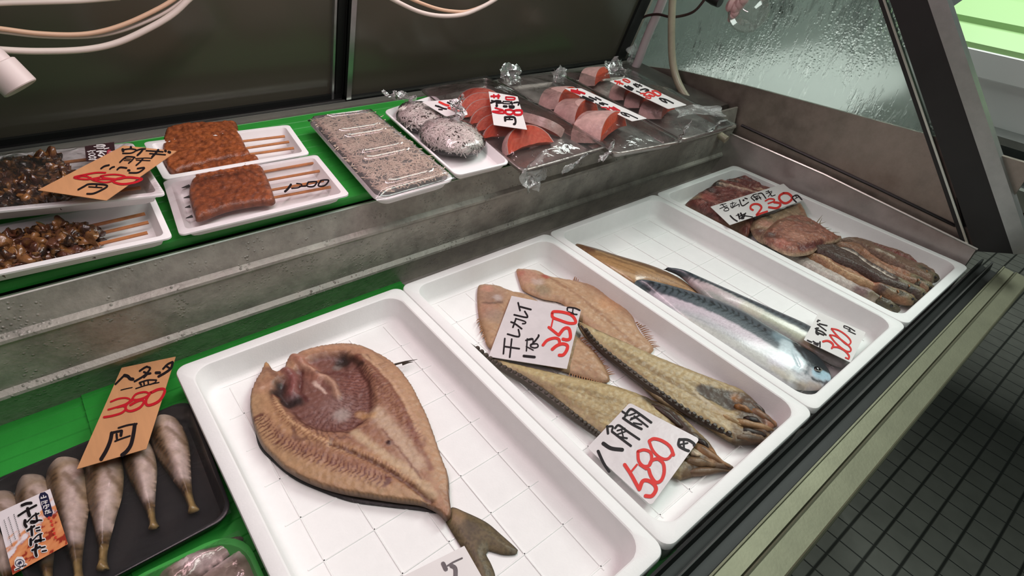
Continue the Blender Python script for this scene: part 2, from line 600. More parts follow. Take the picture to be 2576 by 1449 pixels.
# upper shelf
def zs(y): return 0.1165 + (y - 0.64) * SLOPE
m = M(); m.extrude_x([(0.664, zs(0.664) - 0.02), (0.664, zs(0.664)), (0.972, zs(0.972)), (0.972, zs(0.972) - 0.02)], XL, XR)
build('upper_shelf', m, MS['shelf'], case, smooth=False)
m = M(); m.extrude_x([(0.944, zs(0.944)), (0.944, zs(0.944) + 0.007), (0.9475, zs(0.944) + 0.007), (0.9475, zs(0.944))], XL, XR)
build('shelf_trim', m, MS['bright_edge'], case, smooth=False)


# sliding back doors, leaning in at the top
def back(z, off=0.0): return 0.968 - 0.30 * (z - 0.15) + off
def door(x0, x1, off, stile_l, stile_r, parent):
    z0, z1 = 0.140, 0.60
    g = M(); g.loft([[(x0, back(z0, off), z0), (x1, back(z0, off), z0), (x1, back(z1, off), z1), (x0, back(z1, off), z1)],
                     [(x0, back(z0, off + .004), z0), (x1, back(z0, off + .004), z0), (x1, back(z1, off + .004), z1), (x0, back(z1, off + .004), z1)]])
    d = build('sliding_door', g, GLASS_BACK, parent, smooth=False)
    k = M()
    for (a, b) in ((x0, x0 + stile_l), (x1 - stile_r, x1)):
        k.loft([[(a, back(z, off - .007), z), (b, back(z, off - .007), z), (b, back(z, off + .008), z), (a, back(z, off + .008), z)] for z in (z0, z1)])
    for (a, b) in ((z0 - 0.004, z0 + 0.016), (z1 - 0.02, z1)):
        k.loft([[(x, back(a, off - .008), a), (x, back(a, off + .009), a), (x, back(b, off + .009), b), (x, back(b, off - .008), b)] for x in (x0, x1)])
    build('door_frame', k, MS['black_gloss'], d, smooth=False)
    return d
GLASS_BACK = tinted_glass()
d1 = door(-0.70, 0.436, 0.012, 0.02, 0.016, case)
k = M(); k.loft([[(0.4125, back(z, .003), z), (0.4165, back(z, .003), z), (0.4165, back(z, .013), z), (0.4125, back(z, .013), z)] for z in (0.14, 0.6)])
build('bright_strip', k, MS['alu'], d1, smooth=False)
d2 = door(0.430, 1.19, -0.010, 0.010, 0.035, case)
k = M(); k.loft([[(0.4305, back(z, -.0185), z), (0.4395, back(z, -.0185), z), (0.4395, back(z, -.0175), z), (0.4305, back(z, -.0175), z)] for z in (0.15, 0.6)])
build('bright_strip', k, MS['alu'], d2, smooth=False)
m = M(); m.extrude_x([(0.955, zs(.955)), (0.955, 0.147), (0.990, 0.147), (0.990, zs(.99))], XL, XR)
build('door_track', m, MS['black'], case, smooth=False)
m = M(); m.extrude_x([(0.952, 0.1475), (0.952, 0.1500), (0.956, 0.1500), (0.956, 0.1475)], XL, 1.19)
build('track_lip', m, MS['alu'], case, smooth=False)
m = M()
m.loft([[(a, back(z, -.005), z), (b, back(z, -.005), z), (b, back(z, .03), z), (a, back(z, .03), z)] for z in (0.12, 0.6) for a, b in [(1.187, 1.215)]])
build('corner_post', m, MS['steel_dark'], case, smooth=False)

# right-hand end: liner, upper panel, misted pane
m = M()
m.loft([[(x, 0.10, -0.0475), (x, 0.66, -0.0475), (x, 0.66, 0.058), (x, 0.40, 0.050), (x, 0.10, 0.0275)] for x in (1.238, 1.2445)])
build('end_liner', m, MS['steel'], case, smooth=False)
m = M()
m.tube([(1.2375, 0.66, 0.0605), (1.2375, 0.40, 0.0525), (1.2375, 0.098, 0.030)], 0.0022, 6)
build('liner_trim', m, MS['bright_edge'], case)
m = M()
m.loft([[(x, 0.10, -0.03), (x, 1.0, -0.03), (x, 1.0, 0.120), (x, 0.98, 0.126), (x, 0.82, 0.152), (x, 0.63, 0.167), (x, 0.37, 0.180), (x, 0.20, 0.188), (x, 0.10, 0.19)] for x in (1.252, 1.262)])
build('end_panel', m, MS['steel_dark'], case, smooth=False)
m = M()
m.tube([(1.2505, 0.62, 0.082), (1.2505, 0.30, 0.062), (1.2505, 0.15, 0.050), (1.2505, 0.135, 0.056), (1.2505, 0.17, 0.10)], 0.003, 6)
build('panel_seal', m, MS['black'], case)
m = M()
m.loft([[(x, 1.0, 0.10), (x, 0.16, 0.17), (x, 0.21, 0.20), (x, 0.62, 0.60), (x, 1.0, 0.60)] for x in (1.2535, 1.2595)])
build('end_glass', m, fog_glass(), case, smooth=False)

# slanted front post (y-z coordinates follow the slope of the missing front pane)
def bar(a0, a1, b0, b1, x0, x1):
    q = M()
    q.loft([[(x, *a0), (x, *b0), (x, *b1), (x, *a1)] for x in (x0, x1)])
    return q
build('front_post', bar((0.100, 0.024), (0.560, 0.534), (0.046, 0.048), (0.496, 0.545), 1.240, 1.272), MS['black'], case, smooth=False)
build('post_strip', bar((0.112, 0.024), (0.572, 0.533), (0.109, 0.026), (0.569, 0.535), 1.2385, 1.2415), MS['bright_edge'], case, smooth=False)
build('post_gasket', bar((0.120, 0.022), (0.580, 0.531), (0.112, 0.024), (0.572, 0.533), 1.241, 1.262), MS['black'], case, smooth=False)
build('post_cap', bar((0.0505, 0.046), (0.500, 0.544), (0.030, 0.058), (0.474, 0.552), 1.2375, 1.262), MS['alu'], case, smooth=False)

# front rail: black pane channel, olive aluminium nosing
m = M(); m.extrude_x([(0.0875, -0.075), (0.0875, -0.001), (0.0845, 0.0), (0.083, -0.012), (0.074, -0.014), (0.0725, -0.0005), (0.0700, 0.0), (0.0690, -0.0015), (0.067, -0.014), (0.056, -0.015), (0.0535, -0.001), (0.0535, -0.075)], XL, 1.285)
build('pane_channel', m, MS['black_gloss'], case, angle=20)
m = M(); m.extrude_x([(0.0712, 0.0004), (0.0704, 0.0012), (0.0694, 0.0004)], XL, 1.285)
build('channel_lip', m, MS['alu'], case, smooth=False)
m = M(); m.extrude_x([(0.0535, -0.075), (0.0535, 0.0015), (0.0515, 0.0020), (0.0505, 0.0), (0.0355, -0.0015), (0.0345, -0.005), (0.0335, 0.0), (0.0320, 0.0010), (0.0305, 0.0), (0.0100, -0.003), (0.0085, -0.001), (0.0070, -0.003), (0.0065, -0.012), (0.0110, -0.020), (0.0110, -0.075)], XL, 1.285)
build('front_nosing', m, MS['olive'], case, angle=20)

# ================================================================== GREEN MATS
def ribbed(y0, y1, x0, x1, zf, period=0.0215, depth=0.0016, th=0.003):
    top = []
    n = int((y1 - y0) / period)
    for i in range(n + 1):
        y = y0 + i * period
        for dy, dz in ((0, -depth), (0.0010, 0), (period - 0.0022, 0), (period - 0.0012, -depth)):
            if y + dy < y1: top.append((y + dy, zf(y + dy) + th + dz))
    top.append((y1, zf(y1) + th))
    prof = top + [(y1, zf(y1)), (y0, zf(y0))]
    q = M(); q.extrude_x(prof, x0, x1)
    return q
m = ribbed(0.10, 0.6515, -0.70, -0.060, lambda y: -0.0472)
tag(build('plastic_mat', m, MS['green'], smooth=False), 'green ribbed plastic mat under the left half of the black fish pack', 'mat', 'green ribbed mats in the case')
m = ribbed(0.085, 0.650, -0.072, 0.36, lambda y: -0.0440)
tag(build('plastic_mat', m, MS['green'], smooth=False), 'green ribbed plastic mat overlapping its neighbour beside the first white fish tray', 'mat', 'green ribbed mats in the case')
m = ribbed(0.648, 0.906, -0.70, 1.05, lambda y: zs(y) + 0.003, th=0.011)
tag(build('plastic_mat', m, MS['green'], smooth=False), 'green ribbed plastic mat on the upper shelf under the eel packs', 'mat', 'green ribbed mats in the case')


# ================================================================== TRAYS
def rr_uv(du, dv, r, n=6):
    """unit-square ring with rounded corners; du, dv inset, r radius, all as fractions pairs"""
    pts = []
    (ru, rv) = r
    for cx, cy, a0 in ((1 - du - ru, 1 - dv - rv, 0), (du + ru, 1 - dv - rv, 90), (du + ru, dv + rv, 180), (1 - du - ru, dv + rv, 270)):
        for i in range(n + 1):
            a = math.radians(a0 + 90 * i / n)
            pts.append((cx + ru * math.cos(a), cy + rv * math.sin(a)))
    return pts


class Quad:
    """a (skewed) rectangle in space: corners front-left, front-right, back-right, back-left"""
    def __init__(s, fl, fr, br, bl, up=None):
        s.c = [np.array(q, float) for q in (fl, fr, br, bl)]
        n = np.cross(s.c[1] - s.c[0], s.c[3] - s.c[0])
        s.n = n / np.linalg.norm(n)
        s.w = np.linalg.norm(s.c[1] - s.c[0]) * 0.5 + np.linalg.norm(s.c[2] - s.c[3]) * 0.5
        s.d = np.linalg.norm(s.c[3] - s.c[0]) * 0.5 + np.linalg.norm(s.c[2] - s.c[1]) * 0.5

    def p(s, u, v, h=0.0):
        a = s.c[0] * (1 - u) + s.c[1] * u
        b = s.c[3] * (1 - u) + s.c[2] * u
        return a * (1 - v) + b * v + s.n * h

    def ring(s, inset, h, r, n=6):
        return [s.p(u, v, h) for u, v in rr_uv(inset / s.w, inset / s.d, (r / s.w, r / s.d), n)]


def tray_mesh(q, rim, depth, draft, r, wall=0.002, flange=True):
    """a thin walled tray hanging from its rim"""
    t = M()
    rings = []
    bot = -depth
    rings.append(q.ring(rim + draft + 0.004, bot - wall, max(r - 0.006, 0.003)))
    rings.append(q.ring(rim + draft - wall, bot + 0.003, max(r - 0.003, 0.004)))
    rings.append(q.ring(rim - wall, -0.0025, r))
    rings.append(q.ring(0.0, -0.0025, r))
    rings.append(q.ring(0.0, -0.0005, r))
    rings.append(q.ring(0.0008, 0.0, r))
    rings.append(q.ring(rim - 0.0006, 0.0, r))
    rings.append(q.ring(rim, -0.0008, r))
    rings.append(q.ring(rim + draft * 0.8, bot + 0.004, max(r - 0.003, 0.004)))
    rings.append(q.ring(rim + draft + 0.001, bot + 0.0012, max(r - 0.003, 0.004)))
    rings.append(q.ring(rim + draft + 0.005, bot, max(r - 0.006, 0.003)))
    t.loft(rings)
    return t


FLOOR = -0.035
YB, YF = 0.5915, 0.092
TX = [0.0225, 0.3255, 0.6225, 0.925, 1.2255]


def foam_tray(x0, x1, label):
    q = Quad((x0, YF, 0), (x1, YF, 0), (x1, YB, 0), (x0, YB, 0))
    t = M()
    rr = 0.022
    rings = [q.ring(0.006, -0.046, 0.016), q.ring(0.0035, -0.044, 0.018), q.ring(0.0014, -0.012, 0.016), q.ring(0.0003, -0.010, 0.013), q.ring(0.0003, -0.0025, 0.013),
             q.ring(0.0010, -0.0008, 0.013), q.ring(0.0026, 0.0, 0.013), q.ring(0.0135, 0.0, rr), q.ring(0.0150, -0.001, rr), q.ring(0.0160, -0.004, rr),
             q.ring(0.0195, FLOOR + 0.008, rr), q.ring(0.0210, FLOOR + 0.004, rr), q.ring(0.0240, FLOOR + 0.0012, rr - 0.002), q.ring(0.0285, FLOOR, rr - 0.004)]
    t.loft(rings)
    # moulded ribs of the floor
    xs = [x0 + 0.0475 + 0.0525 * k for k in range(5)]
    ys = [YF + 0.0365 + 0.0545 * k for k in range(9)]
    def rib(ax, a, b0, b1):
        w, h = 0.0014, 0.0009
        if ax == 'x':
            t.loft([[(a - w, b, FLOOR - .0005), (a - .0006, b, FLOOR + h), (a + .0006, b, FLOOR + h), (a + w, b, FLOOR - .0005)] for b in (b0, b1)])
        else:
            t.loft([[(b, a - w, FLOOR - .0005), (b, a - .0006, FLOOR + h), (b, a + .0006, FLOOR + h), (b, a + w, FLOOR - .0005)] for b in (b0, b1)])
    for x in xs: rib('x', x, YF + 0.032, YB - 0.032)
    for y in ys: rib('y', y, x0 + 0.032, x1 - 0.032)
    o = build('foam_tray', t, MS['foam'], angle=30)
    return tag(o, label, 'tray', 'white foam fish trays on the lower deck')


foam_tray(TX[0], TX[1], 'white foam fish tray holding the one big opened fish')
foam_tray(TX[1], TX[2], 'white foam fish tray holding dried flatfish and slender bony fish')
foam_tray(TX[2], TX[3], 'white foam fish tray holding the silvery mackerel')
foam_tray(TX[3], TX[4], 'white foam fish tray against the steel end wall, holding the pile of small opened fish')

# ================================================================== FISH
def closed_curve(pts, step):
    P = np.array(pts, float)
    n = len(P)
    out = []
    for i in range(n):
        p0, p1, p2, p3 = P[i - 1], P[i], P[(i + 1) % n], P[(i + 2) % n]
        k = max(1, int(np.linalg.norm(p2 - p1) / step))
        for j in range(k):
            t = j / k
            out.append(0.5 * ((2 * p1) + (-p0 + p2) * t + (2 * p0 - 5 * p1 + 4 * p2 - p3) * t * t + (-p0 + 3 * p1 - 3 * p2 + p3) * t ** 3))
    return np.array(out)


def open_curve(pts, k=6):
    P = np.array(pts, float)
    if len(P) < 3: return P
    P = np.vstack([2 * P[0] - P[1], P, 2 * P[-1] - P[-2]])
    out = []
    for i in range(1, len(P) - 2):
        p0, p1, p2, p3 = P[i - 1], P[i], P[i + 1], P[i + 2]
        for j in range(k):
            t = j / k
            out.append(0.5 * ((2 * p1) + (-p0 + p2) * t + (2 * p0 - 5 * p1 + 4 * p2 - p3) * t * t + (-p0 + 3 * p1 - 3 * p2 + p3) * t ** 3))
    out.append(P[-2])
    return np.array(out)


def seg_dist(Q, line, closed=False):
    """distance of points Q (N,2) to a polyline and the arc length of the nearest point, and side"""
    A = np.array(line)
    B = np.roll(A, -1, 0) if closed else A[1:]
    if not closed: A = A[:-1]
    best = np.full(len(Q), 1e9); arc = np.zeros(len(Q)); side = np.zeros(len(Q))
    s0 = 0.0
    for a, b in zip(A, B):
        ab = b - a
        L2 = ab @ ab + 1e-18
        t = np.clip(((Q - a) @ ab) / L2, 0, 1)
        d = Q - (a + t[:, None] * ab)
        dd = np.hypot(d[:, 0], d[:, 1])
        k = dd < best
        best[k] = dd[k]
        arc[k] = s0 + t[k] * math.sqrt(L2)
        side[k] = (ab[0] * d[:, 1] - ab[1] * d[:, 0])[k]
        s0 += math.sqrt(L2)
    return best, arc, np.sign(side)


def smooth(x, a, b):
    t = np.clip((x - a) / (b - a + 1e-12), 0, 1)
    return t * t * (3 - 2 * t)


def inpoly(Q, P):
    """signed distance to a closed outline, positive inside"""
    oc = closed_curve(P, 0.004)
    d, _, _ = seg_dist(Q, oc, True)
    ins = np.zeros(len(Q), bool)
    for a, b in zip(oc, np.roll(oc, -1, 0)):
        c_ = ((a[1] > Q[:, 1]) != (b[1] > Q[:, 1]))
        with np.errstate(divide='ignore', invalid='ignore'):
            xx = (b[0] - a[0]) * (Q[:, 1] - a[1]) / (b[1] - a[1]) + a[0]
        ins ^= c_ & (Q[:, 0] < xx)
    return np.where(ins, d, -d)


def nz2(Q, freq, seed=0.0, octs=3):
    out = np.zeros(len(Q))
    for i, q in enumerate(Q):
        out[i] = noise.fractal(Vector((q[0] * freq, q[1] * freq, seed)), 1.0, 2.0, octs)
    return out


def slab(name, outline, z0, h, w, base, layers=(), relief=(), parent=None, mat_=None, step=0.0022, rough=0.0, rfreq=150.0, prof=2.0, edge=0.0, tilt=None, plane=None, seed=0.0, curve=True, eq=0.35, ms=1.0, tint=(1, 1, 1)):
    """a solid body whose footprint is `outline`, domed to height h; colours and relief are given as marks on the body"""
    zf = z0 + 0.5 * h
    def X(p): return (at(p[0], p[1], z=zf) if plane is None else plane.at(p[0], p[1], 0.5 * h))[:2]
    ez = eq * h
    o2 = np.array([(at(p[0], p[1], z=z0 + ez) if plane is None else plane.at(p[0], p[1], ez))[:2] for p in outline])
    oc = closed_curve(o2, step * 1.2) if curve else o2
    mn, mx = oc.min(0), oc.max(0)
    gx, gy = np.meshgrid(np.arange(mn[0], mx[0], step), np.arange(mn[1], mx[1], step))
    gx = gx + (np.arange(gx.shape[0]) % 2)[:, None] * step * 0.5
    Q = np.stack([gx.ravel(), gy.ravel()], 1)
    inside = np.zeros(len(Q), bool)
    n = len(oc)
    for i in range(n):
        a, b = oc[i], oc[(i + 1) % n]
        c = ((a[1] > Q[:, 1]) != (b[1] > Q[:, 1]))
        with np.errstate(divide='ignore', invalid='ignore'):
            xx = (b[0] - a[0]) * (Q[:, 1] - a[1]) / (b[1] - a[1]) + a[0]
        inside ^= c & (Q[:, 0] < xx)
    Q = Q[inside]
    d, _, _ = seg_dist(Q, oc, True)
    Q = Q[d > step * 0.6]
    allp = [Vector(q) for q in np.vstack([oc, Q])]
    res = delaunay_2d_cdt(allp, [(i, (i + 1) % n) for i in range(n)], [], 1, 1e-7)
    V2 = np.array([tuple(v) for v in res[0]])
    F = [tuple(q) for q in res[2]]
    d, _, _ = seg_dist(V2, oc, True)
    if w is None: w = d.max() * 0.97
    pr_ = np.sqrt(1 - (1 - np.clip(d / w, 0, 1)) ** 2 + 1e-9) if prof == 'round' else 1 - (1 - np.clip(d / w, 0, 1)) ** prof
    edge_ = min(edge, h - ez)
    hh = ez + edge_ + (h - ez - edge_) * pr_
    hb = ez * (1 - (1 - (1 - np.clip(d / min(w, 2.2 * ez + 1e-6), 0, 1)) ** 2))
    hh[d < 1e-5] = ez; hb[d < 1e-5] = ez
    if rough: hh = hh + rough * nz2(V2, rfreq, 3.1 + seed) * np.clip(d / 0.004, 0, 1)
    for r in relief:
        pts = np.array([X(p) for p in r[1]])
        if r[0] == 'line':
            dd, _, _ = seg_dist(V2, open_curve(pts) if len(pts) > 2 else pts)
            hh = hh + r[3] * np.exp(-(dd / r[2]) ** 2)
        elif r[0] == 'poly':
            hh = hh + r[3] * smooth(inpoly(V2, pts), -r[2], r[2])
        else:
            dd = np.hypot(*(V2 - pts[0]).T)
            hh = hh + r[3] * np.exp(-(dd / r[2]) ** 2)
    hh = np.maximum(hh, hb + np.where(d < 1e-5, 0.0, 0.0006))
    if plane is None:
        zb = np.full(len(V2), z0)
        if tilt is not None: zb = zb + tilt(V2)
        top = np.column_stack([V2, zb + hh]); bot = np.column_stack([V2, zb + hb])
    else:
        pn = plane.n
        zb = plane.p[2] - ((V2 - plane.p[:2]) @ pn[:2]) / pn[2]
        if tilt is not None: zb = zb + tilt(V2)
        top = np.column_stack([V2, zb + hh]); bot = np.column_stack([V2, zb + hb])
    # colours
    Vt = V2
    wob = np.array([tuple(noise.noise_vector(Vector((q[0] * 130, q[1] * 130, seed)))[:2]) for q in V2]) + 0.5 * np.array([tuple(noise.noise_vector(Vector((q[0] * 330, q[1] * 330, seed + 4)))[:2]) for q in V2])
    V2 = V2 + 0.0016 * (1 + ms) / 2 * wob
    C = np.tile(np.array(base, float), (len(V2), 1))
    for l in layers:
        k = l[0]
        if k == 'line':
            pts = np.array([X(p) for p in l[1]])
            dd, _, _ = seg_dist(V2, open_curve(pts) if len(pts) > 2 else pts)
            a = l[4] * np.exp(-(dd / (l[2] * (1 + ms) / 2)) ** 3)
            col = l[3]
        elif k == 'blob':
            dd = np.hypot(*(V2 - X(l[1])).T)
            a = l[4] * np.exp(-(dd / (l[2] * ms)) ** 4)
            col = l[3]
        elif k == 'poly':
            a = l[4] * smooth(inpoly(V2, np.array([X(p) for p in l[1]])), -l[2], l[2])
            col = l[3]
        elif k == 'edge':
            a = l[3] * np.exp(-(d / l[1]) ** 2)
            col = l[2]
        elif k == 'noise':
            nn = nz2(V2, l[1], l[4] if len(l) > 4 else 0.0, 4)
            a = l[3] * smooth(nn, -0.1, 0.5)
            col = l[2]
        elif k == 'side':          # everything on one side of a line
            pts = np.array([X(p) for p in l[1]])
            dd, _, sd = seg_dist(V2, open_curve(pts) if len(pts) > 2 else pts)
            a = l[5] * smooth(dd * sd * l[2], -l[3], l[3])
            col = l[4]
        elif k == 'streak':        # fibres running along a line: (axis, across freq, along freq, colour, alpha)
            pts = np.array([X(p) for p in l[1]])
            dd, ar, sd = seg_dist(Vt, open_curve(pts) if len(pts) > 2 else pts)
            nn = np.array([noise.fractal(Vector((a_ * l[3], b_ * l[2], seed + 2.0)), 1.0, 2.0, 3) for a_, b_ in zip(ar, dd * sd)])
            a = l[5] * smooth(nn, -0.05, 0.45)
            col = l[4]
        elif k == 'ribs':          # bars across a line
            pts = np.array([X(p) for p in l[1]])
            dd, ar, sd = seg_dist(V2, open_curve(pts) if len(pts) > 2 else pts)
            ph = np.sin(2 * math.pi * (ar + 0.35 * dd) / l[2] + 2.2 * nz2(V2, 60, 9.0, 2))
            a = l[5] * smooth(ph, 0.1, 0.8) * np.exp(-(dd / l[3]) ** 4)
            if len(l) > 6: a = a * (sd * l[6] > 0)
            col = l[4]
        C = C * (1 - a[:, None]) + np.array(col)[None] * a[:, None]
    V2 = Vt
    C = C * np.array(tint)
    nV = len(V2)
    bnd = d < 1e-5
    m = M()
    m.v = [tuple(q) for q in top]
    idx = list(range(nV))
    extra = []; ecol = []
    bi = np.zeros(nV, int)
    for i in range(nV):
        if bnd[i]: bi[i] = i
        else:
            bi[i] = nV + len(extra)
            extra.append(tuple(bot[i] + np.array([0, 0, 0.0]))); ecol.append(C[i])
    m.v += extra
    m.f = F + [tuple(int(bi[i]) for i in reversed(q)) for q in F]
    Call = np.vstack([C, np.array(ecol)]) if extra else C
    return build(name, m, mat_ or MS['fish'], parent, vcol=Call, angle=80)


def spines(name, pairs, r, mat_, parent):
    q = M()
    for a, b in pairs:
        a, b = np.array(a), np.array(b)
        mid = (a + b) / 2 + np.array([0, 0, 0.0008])
        q.tube([a, mid, b], [r, r * 0.7, r * 0.15], 5)
    return build(name, q, mat_, parent)


c = srgb
# ---- the big opened fish
root = thing('opened_fish', at(900, 1080, z=FLOOR), 'large tan split-open dried fish with forked tail, alone in its white tray', 'fish')
out = [(668, 918), (655, 945), (638, 975), (630, 1010), (632, 1045), (642, 1085), (660, 1125), (685, 1152), (720, 1185), (780, 1218), (850, 1241), (920, 1254), (1000, 1266), (1060, 1274), (1100, 1292),
       (1122, 1312), (1136, 1300), (1134, 1275), (1131, 1250), (1128, 1200), (1110, 1150), (1082, 1068), (1060, 1020), (1030, 965), (985, 915), (920, 880), (880, 871), (830, 873), (770, 886), (745, 899), (732, 905),
       (719, 920), (713, 940), (692, 938), (678, 920)]
tan = c(166, 122, 94)
CAV = [(705, 962), (728, 950), (760, 925), (800, 905), (860, 900), (895, 915), (922, 950), (938, 1000), (936, 1042), (908, 1074), (870, 1092), (800, 1086), (745, 1056), (712, 1020), (697, 990)]
lay = [('edge', 0.022, c(196, 154, 116), 0.7), ('noise', 90, c(140, 94, 74), 0.4),
       ('line', [(640, 1010), (650, 1080), (700, 1145), (800, 1195), (920, 1232), (1050, 1260)], 0.010, c(200, 164, 120), 0.7),
       ('line', [(930, 905), (1000, 970), (1045, 1050), (1085, 1140), (1105, 1220)], 0.010, c(202, 164, 126), 0.7),
       ('line', [(665, 990), (690, 1050), (740, 1095), (840, 1130), (950, 1170), (1060, 1235)], 0.007, c(202, 160, 116), 0.7),
       ('poly', CAV, 0.004, c(126, 84, 74), 0.9), ('blob', (850, 1030), 0.022, c(156, 124, 114), 0.7), ('blob', (800, 1050), 0.018, c(138, 100, 90), 0.6), ('blob', (895, 965), 0.016, c(150, 98, 84), 0.7),
       ('ribs', [(905, 930), (905, 1000), (860, 1070), (780, 1080)], 0.0048, 0.030, c(92, 52, 46), 0.75),
       ('blob', (860, 1045), 0.010, c(186, 172, 160), 0.7),
       ('line', [(706, 975), (700, 1000), (722, 1018), (750, 1010)], 0.009, c(44, 34, 33), 0.95), ('blob', (735, 998), 0.007, c(110, 92, 92), 0.7), ('blob', (862, 912), 0.011, c(44, 36, 32), 0.95), ('blob', (848, 926), 0.006, c(140, 128, 118), 0.7), ('line', [(885, 905), (912, 925)], 0.004, c(60, 38, 32), 0.8),
       ('line', [(716, 938), (738, 955), (735, 990)], 0.006, c(150, 92, 86), 0.85), ('line', [(738, 905), (775, 930), (800, 955)], 0.008, c(186, 130, 106), 0.8), ('line', [(765, 930), (830, 960), (850, 1000)], 0.004, c(212, 170, 140), 0.7), ('line', [(790, 965), (820, 990)], 0.002, c(236, 206, 186), 0.8), ('line', [(760, 940), (755, 985), (775, 1010)], 0.003, c(96, 50, 46), 0.8), ('line', [(800, 945), (850, 940), (880, 950)], 0.003, c(104, 58, 50), 0.8),
       ('line', [(675, 935), (690, 950), (712, 960)], 0.004, c(120, 78, 62), 0.7), ('blob', (668, 985), 0.010, c(196, 150, 120), 0.6), ('blob', (664, 985), 0.003, c(226, 190, 164), 0.7),
       ('line', [(695, 1010), (720, 1060), (790, 1110), (860, 1140), (960, 1180), (1060, 1240)], 0.0030, c(218, 176, 130), 0.8),
       ('ribs', [(695, 1010), (720, 1060), (790, 1110), (860, 1140), (960, 1180), (1060, 1240)], 0.0042, 0.006, c(132, 78, 58), 0.7),
       ('ribs', [(655, 1060), (695, 1110), (775, 1152), (860, 1184), (970, 1220)], 0.0050, 0.0085, c(104, 56, 50), 0.9),
       ('line', [(900, 905), (965, 960), (1012, 1030), (1040, 1100), (1085, 1190)], 0.0034, c(134, 82, 62), 0.75), ('line', [(915, 905), (980, 965), (1025, 1035), (1055, 1100)], 0.0022, c(216, 178, 140), 0.7),
       ('ribs', [(950, 960), (1000, 1040), (1050, 1120)], 0.0046, 0.010, c(124, 74, 62), 0.7),
       ('line', [(948, 1050), (1000, 1110), (1050, 1180)], 0.010, c(214, 188, 156), 0.75), ('line', [(895, 1100), (960, 1150), (1030, 1200), (1090, 1255)], 0.0055, c(216, 190, 150), 0.75),
       ('line', [(835, 1128), (930, 1168), (1010, 1215), (1085, 1268)], 0.0026, c(92, 50, 38), 0.8), ('line', [(960, 1090), (1010, 1150), (1060, 1215)], 0.0016, c(120, 72, 56), 0.7), ('blob', (977, 1126), 0.0032, c(52, 16, 14), 1.0), ('blob', (907, 1071), 0.0040, c(84, 40, 36), 0.9), ('blob', (770, 1150), 0.002, c(84, 40, 30), 0.6),
       ('line', [(905, 1045), (940, 1055)], 0.005, c(206, 160, 104), 0.6), ('line', [(742, 1040), (760, 1070), (800, 1090), (880, 1098)], 0.0020, c(88, 48, 38), 0.8), ('line', [(905, 935), (928, 970), (934, 1030)], 0.0016, c(92, 50, 40), 0.75),
       ('edge', 0.0022, c(72, 50, 34), 0.9), ('blob', (672, 922), 0.005, c(200, 150, 92), 0.8), ('line', [(775, 893), (860, 882), (925, 895)], 0.006, c(200, 152, 118), 0.7)]
rel = [('poly', CAV, 0.006, -0.0075), ('line', [(706, 975), (700, 1000), (722, 1018)], 0.008, -0.0035), ('blob', [(862, 912)], 0.010, -0.003), ('line', [(716, 938), (738, 955), (735, 990)], 0.005, 0.0050),
       ('line', [(738, 905), (775, 930), (800, 955)], 0.0055, 0.0045), ('line', [(765, 930), (830, 960), (850, 1000)], 0.004, 0.004), ('line', [(760, 940), (755, 985)], 0.003, -0.002),
       ('line', [(835, 1128), (930, 1168), (1010, 1215), (1085, 1268)], 0.0035, -0.0035), ('line', [(690, 1000), (720, 1060), (800, 1115), (900, 1150), (1000, 1200)], 0.004, 0.0024), ('line', [(905, 910), (985, 1000), (1030, 1080)], 0.005, 0.0018)]
body = slab('fillet', out, FLOOR + 0.002, 0.017, 0.022, tan, lay, rel, root, step=0.0017, rough=0.0010, rfreq=180, edge=0.006, tint=(0.74, 0.72, 0.76))
tl = [(1118, 1305), (1140, 1345), (1165, 1385), (1185, 1430), (1200, 1475), (1235, 1480), (1246, 1452), (1236, 1420), (1223, 1395), (1228, 1386), (1268, 1396), (1300, 1394), (1303, 1384), (1262, 1346), (1222, 1313), (1168, 1287), (1138, 1276), (1125, 1290)]
slab('tail_fin', tl, FLOOR, 0.006, 0.012, c(96, 82, 56), [('ribs', [(1110, 1380), (1240, 1290)], 0.0016, 0.2, c(60, 48, 32), 0.6), ('blob', (1150, 1300), 0.010, c(140, 112, 82), 0.7), ('edge', 0.0015, c(48, 38, 28), 0.7), ('blob', (1185, 1330), 0.008, c(66, 54, 40), 0.6)], (), root, step=0.0022)
spines('pectoral_fin', [(at(990, 918, z=-0.026), at(1050, 904, z=-0.022)), (at(1012, 917, z=-0.0255), at(1040, 910, z=-0.023))], 0.0016, MS['fin'], root)
skin = [(640, 1050), (665, 1100), (720, 1150), (800, 1190), (900, 1220), (1050, 1255), (1100, 1290), (1050, 1284), (960, 1274), (880, 1262), (800, 1234), (740, 1206), (690, 1166), (650, 1120)]
slab('back_skin', skin, FLOOR, 0.003, 0.004, c(34, 32, 32), (), (), root, step=0.0022)
slab('pelvic_fin', [(800, 1222), (830, 1232), (852, 1250), (840, 1246), (810, 1232)], FLOOR, 0.002, 0.003, c(40, 34, 30), (), (), root, step=0.002)

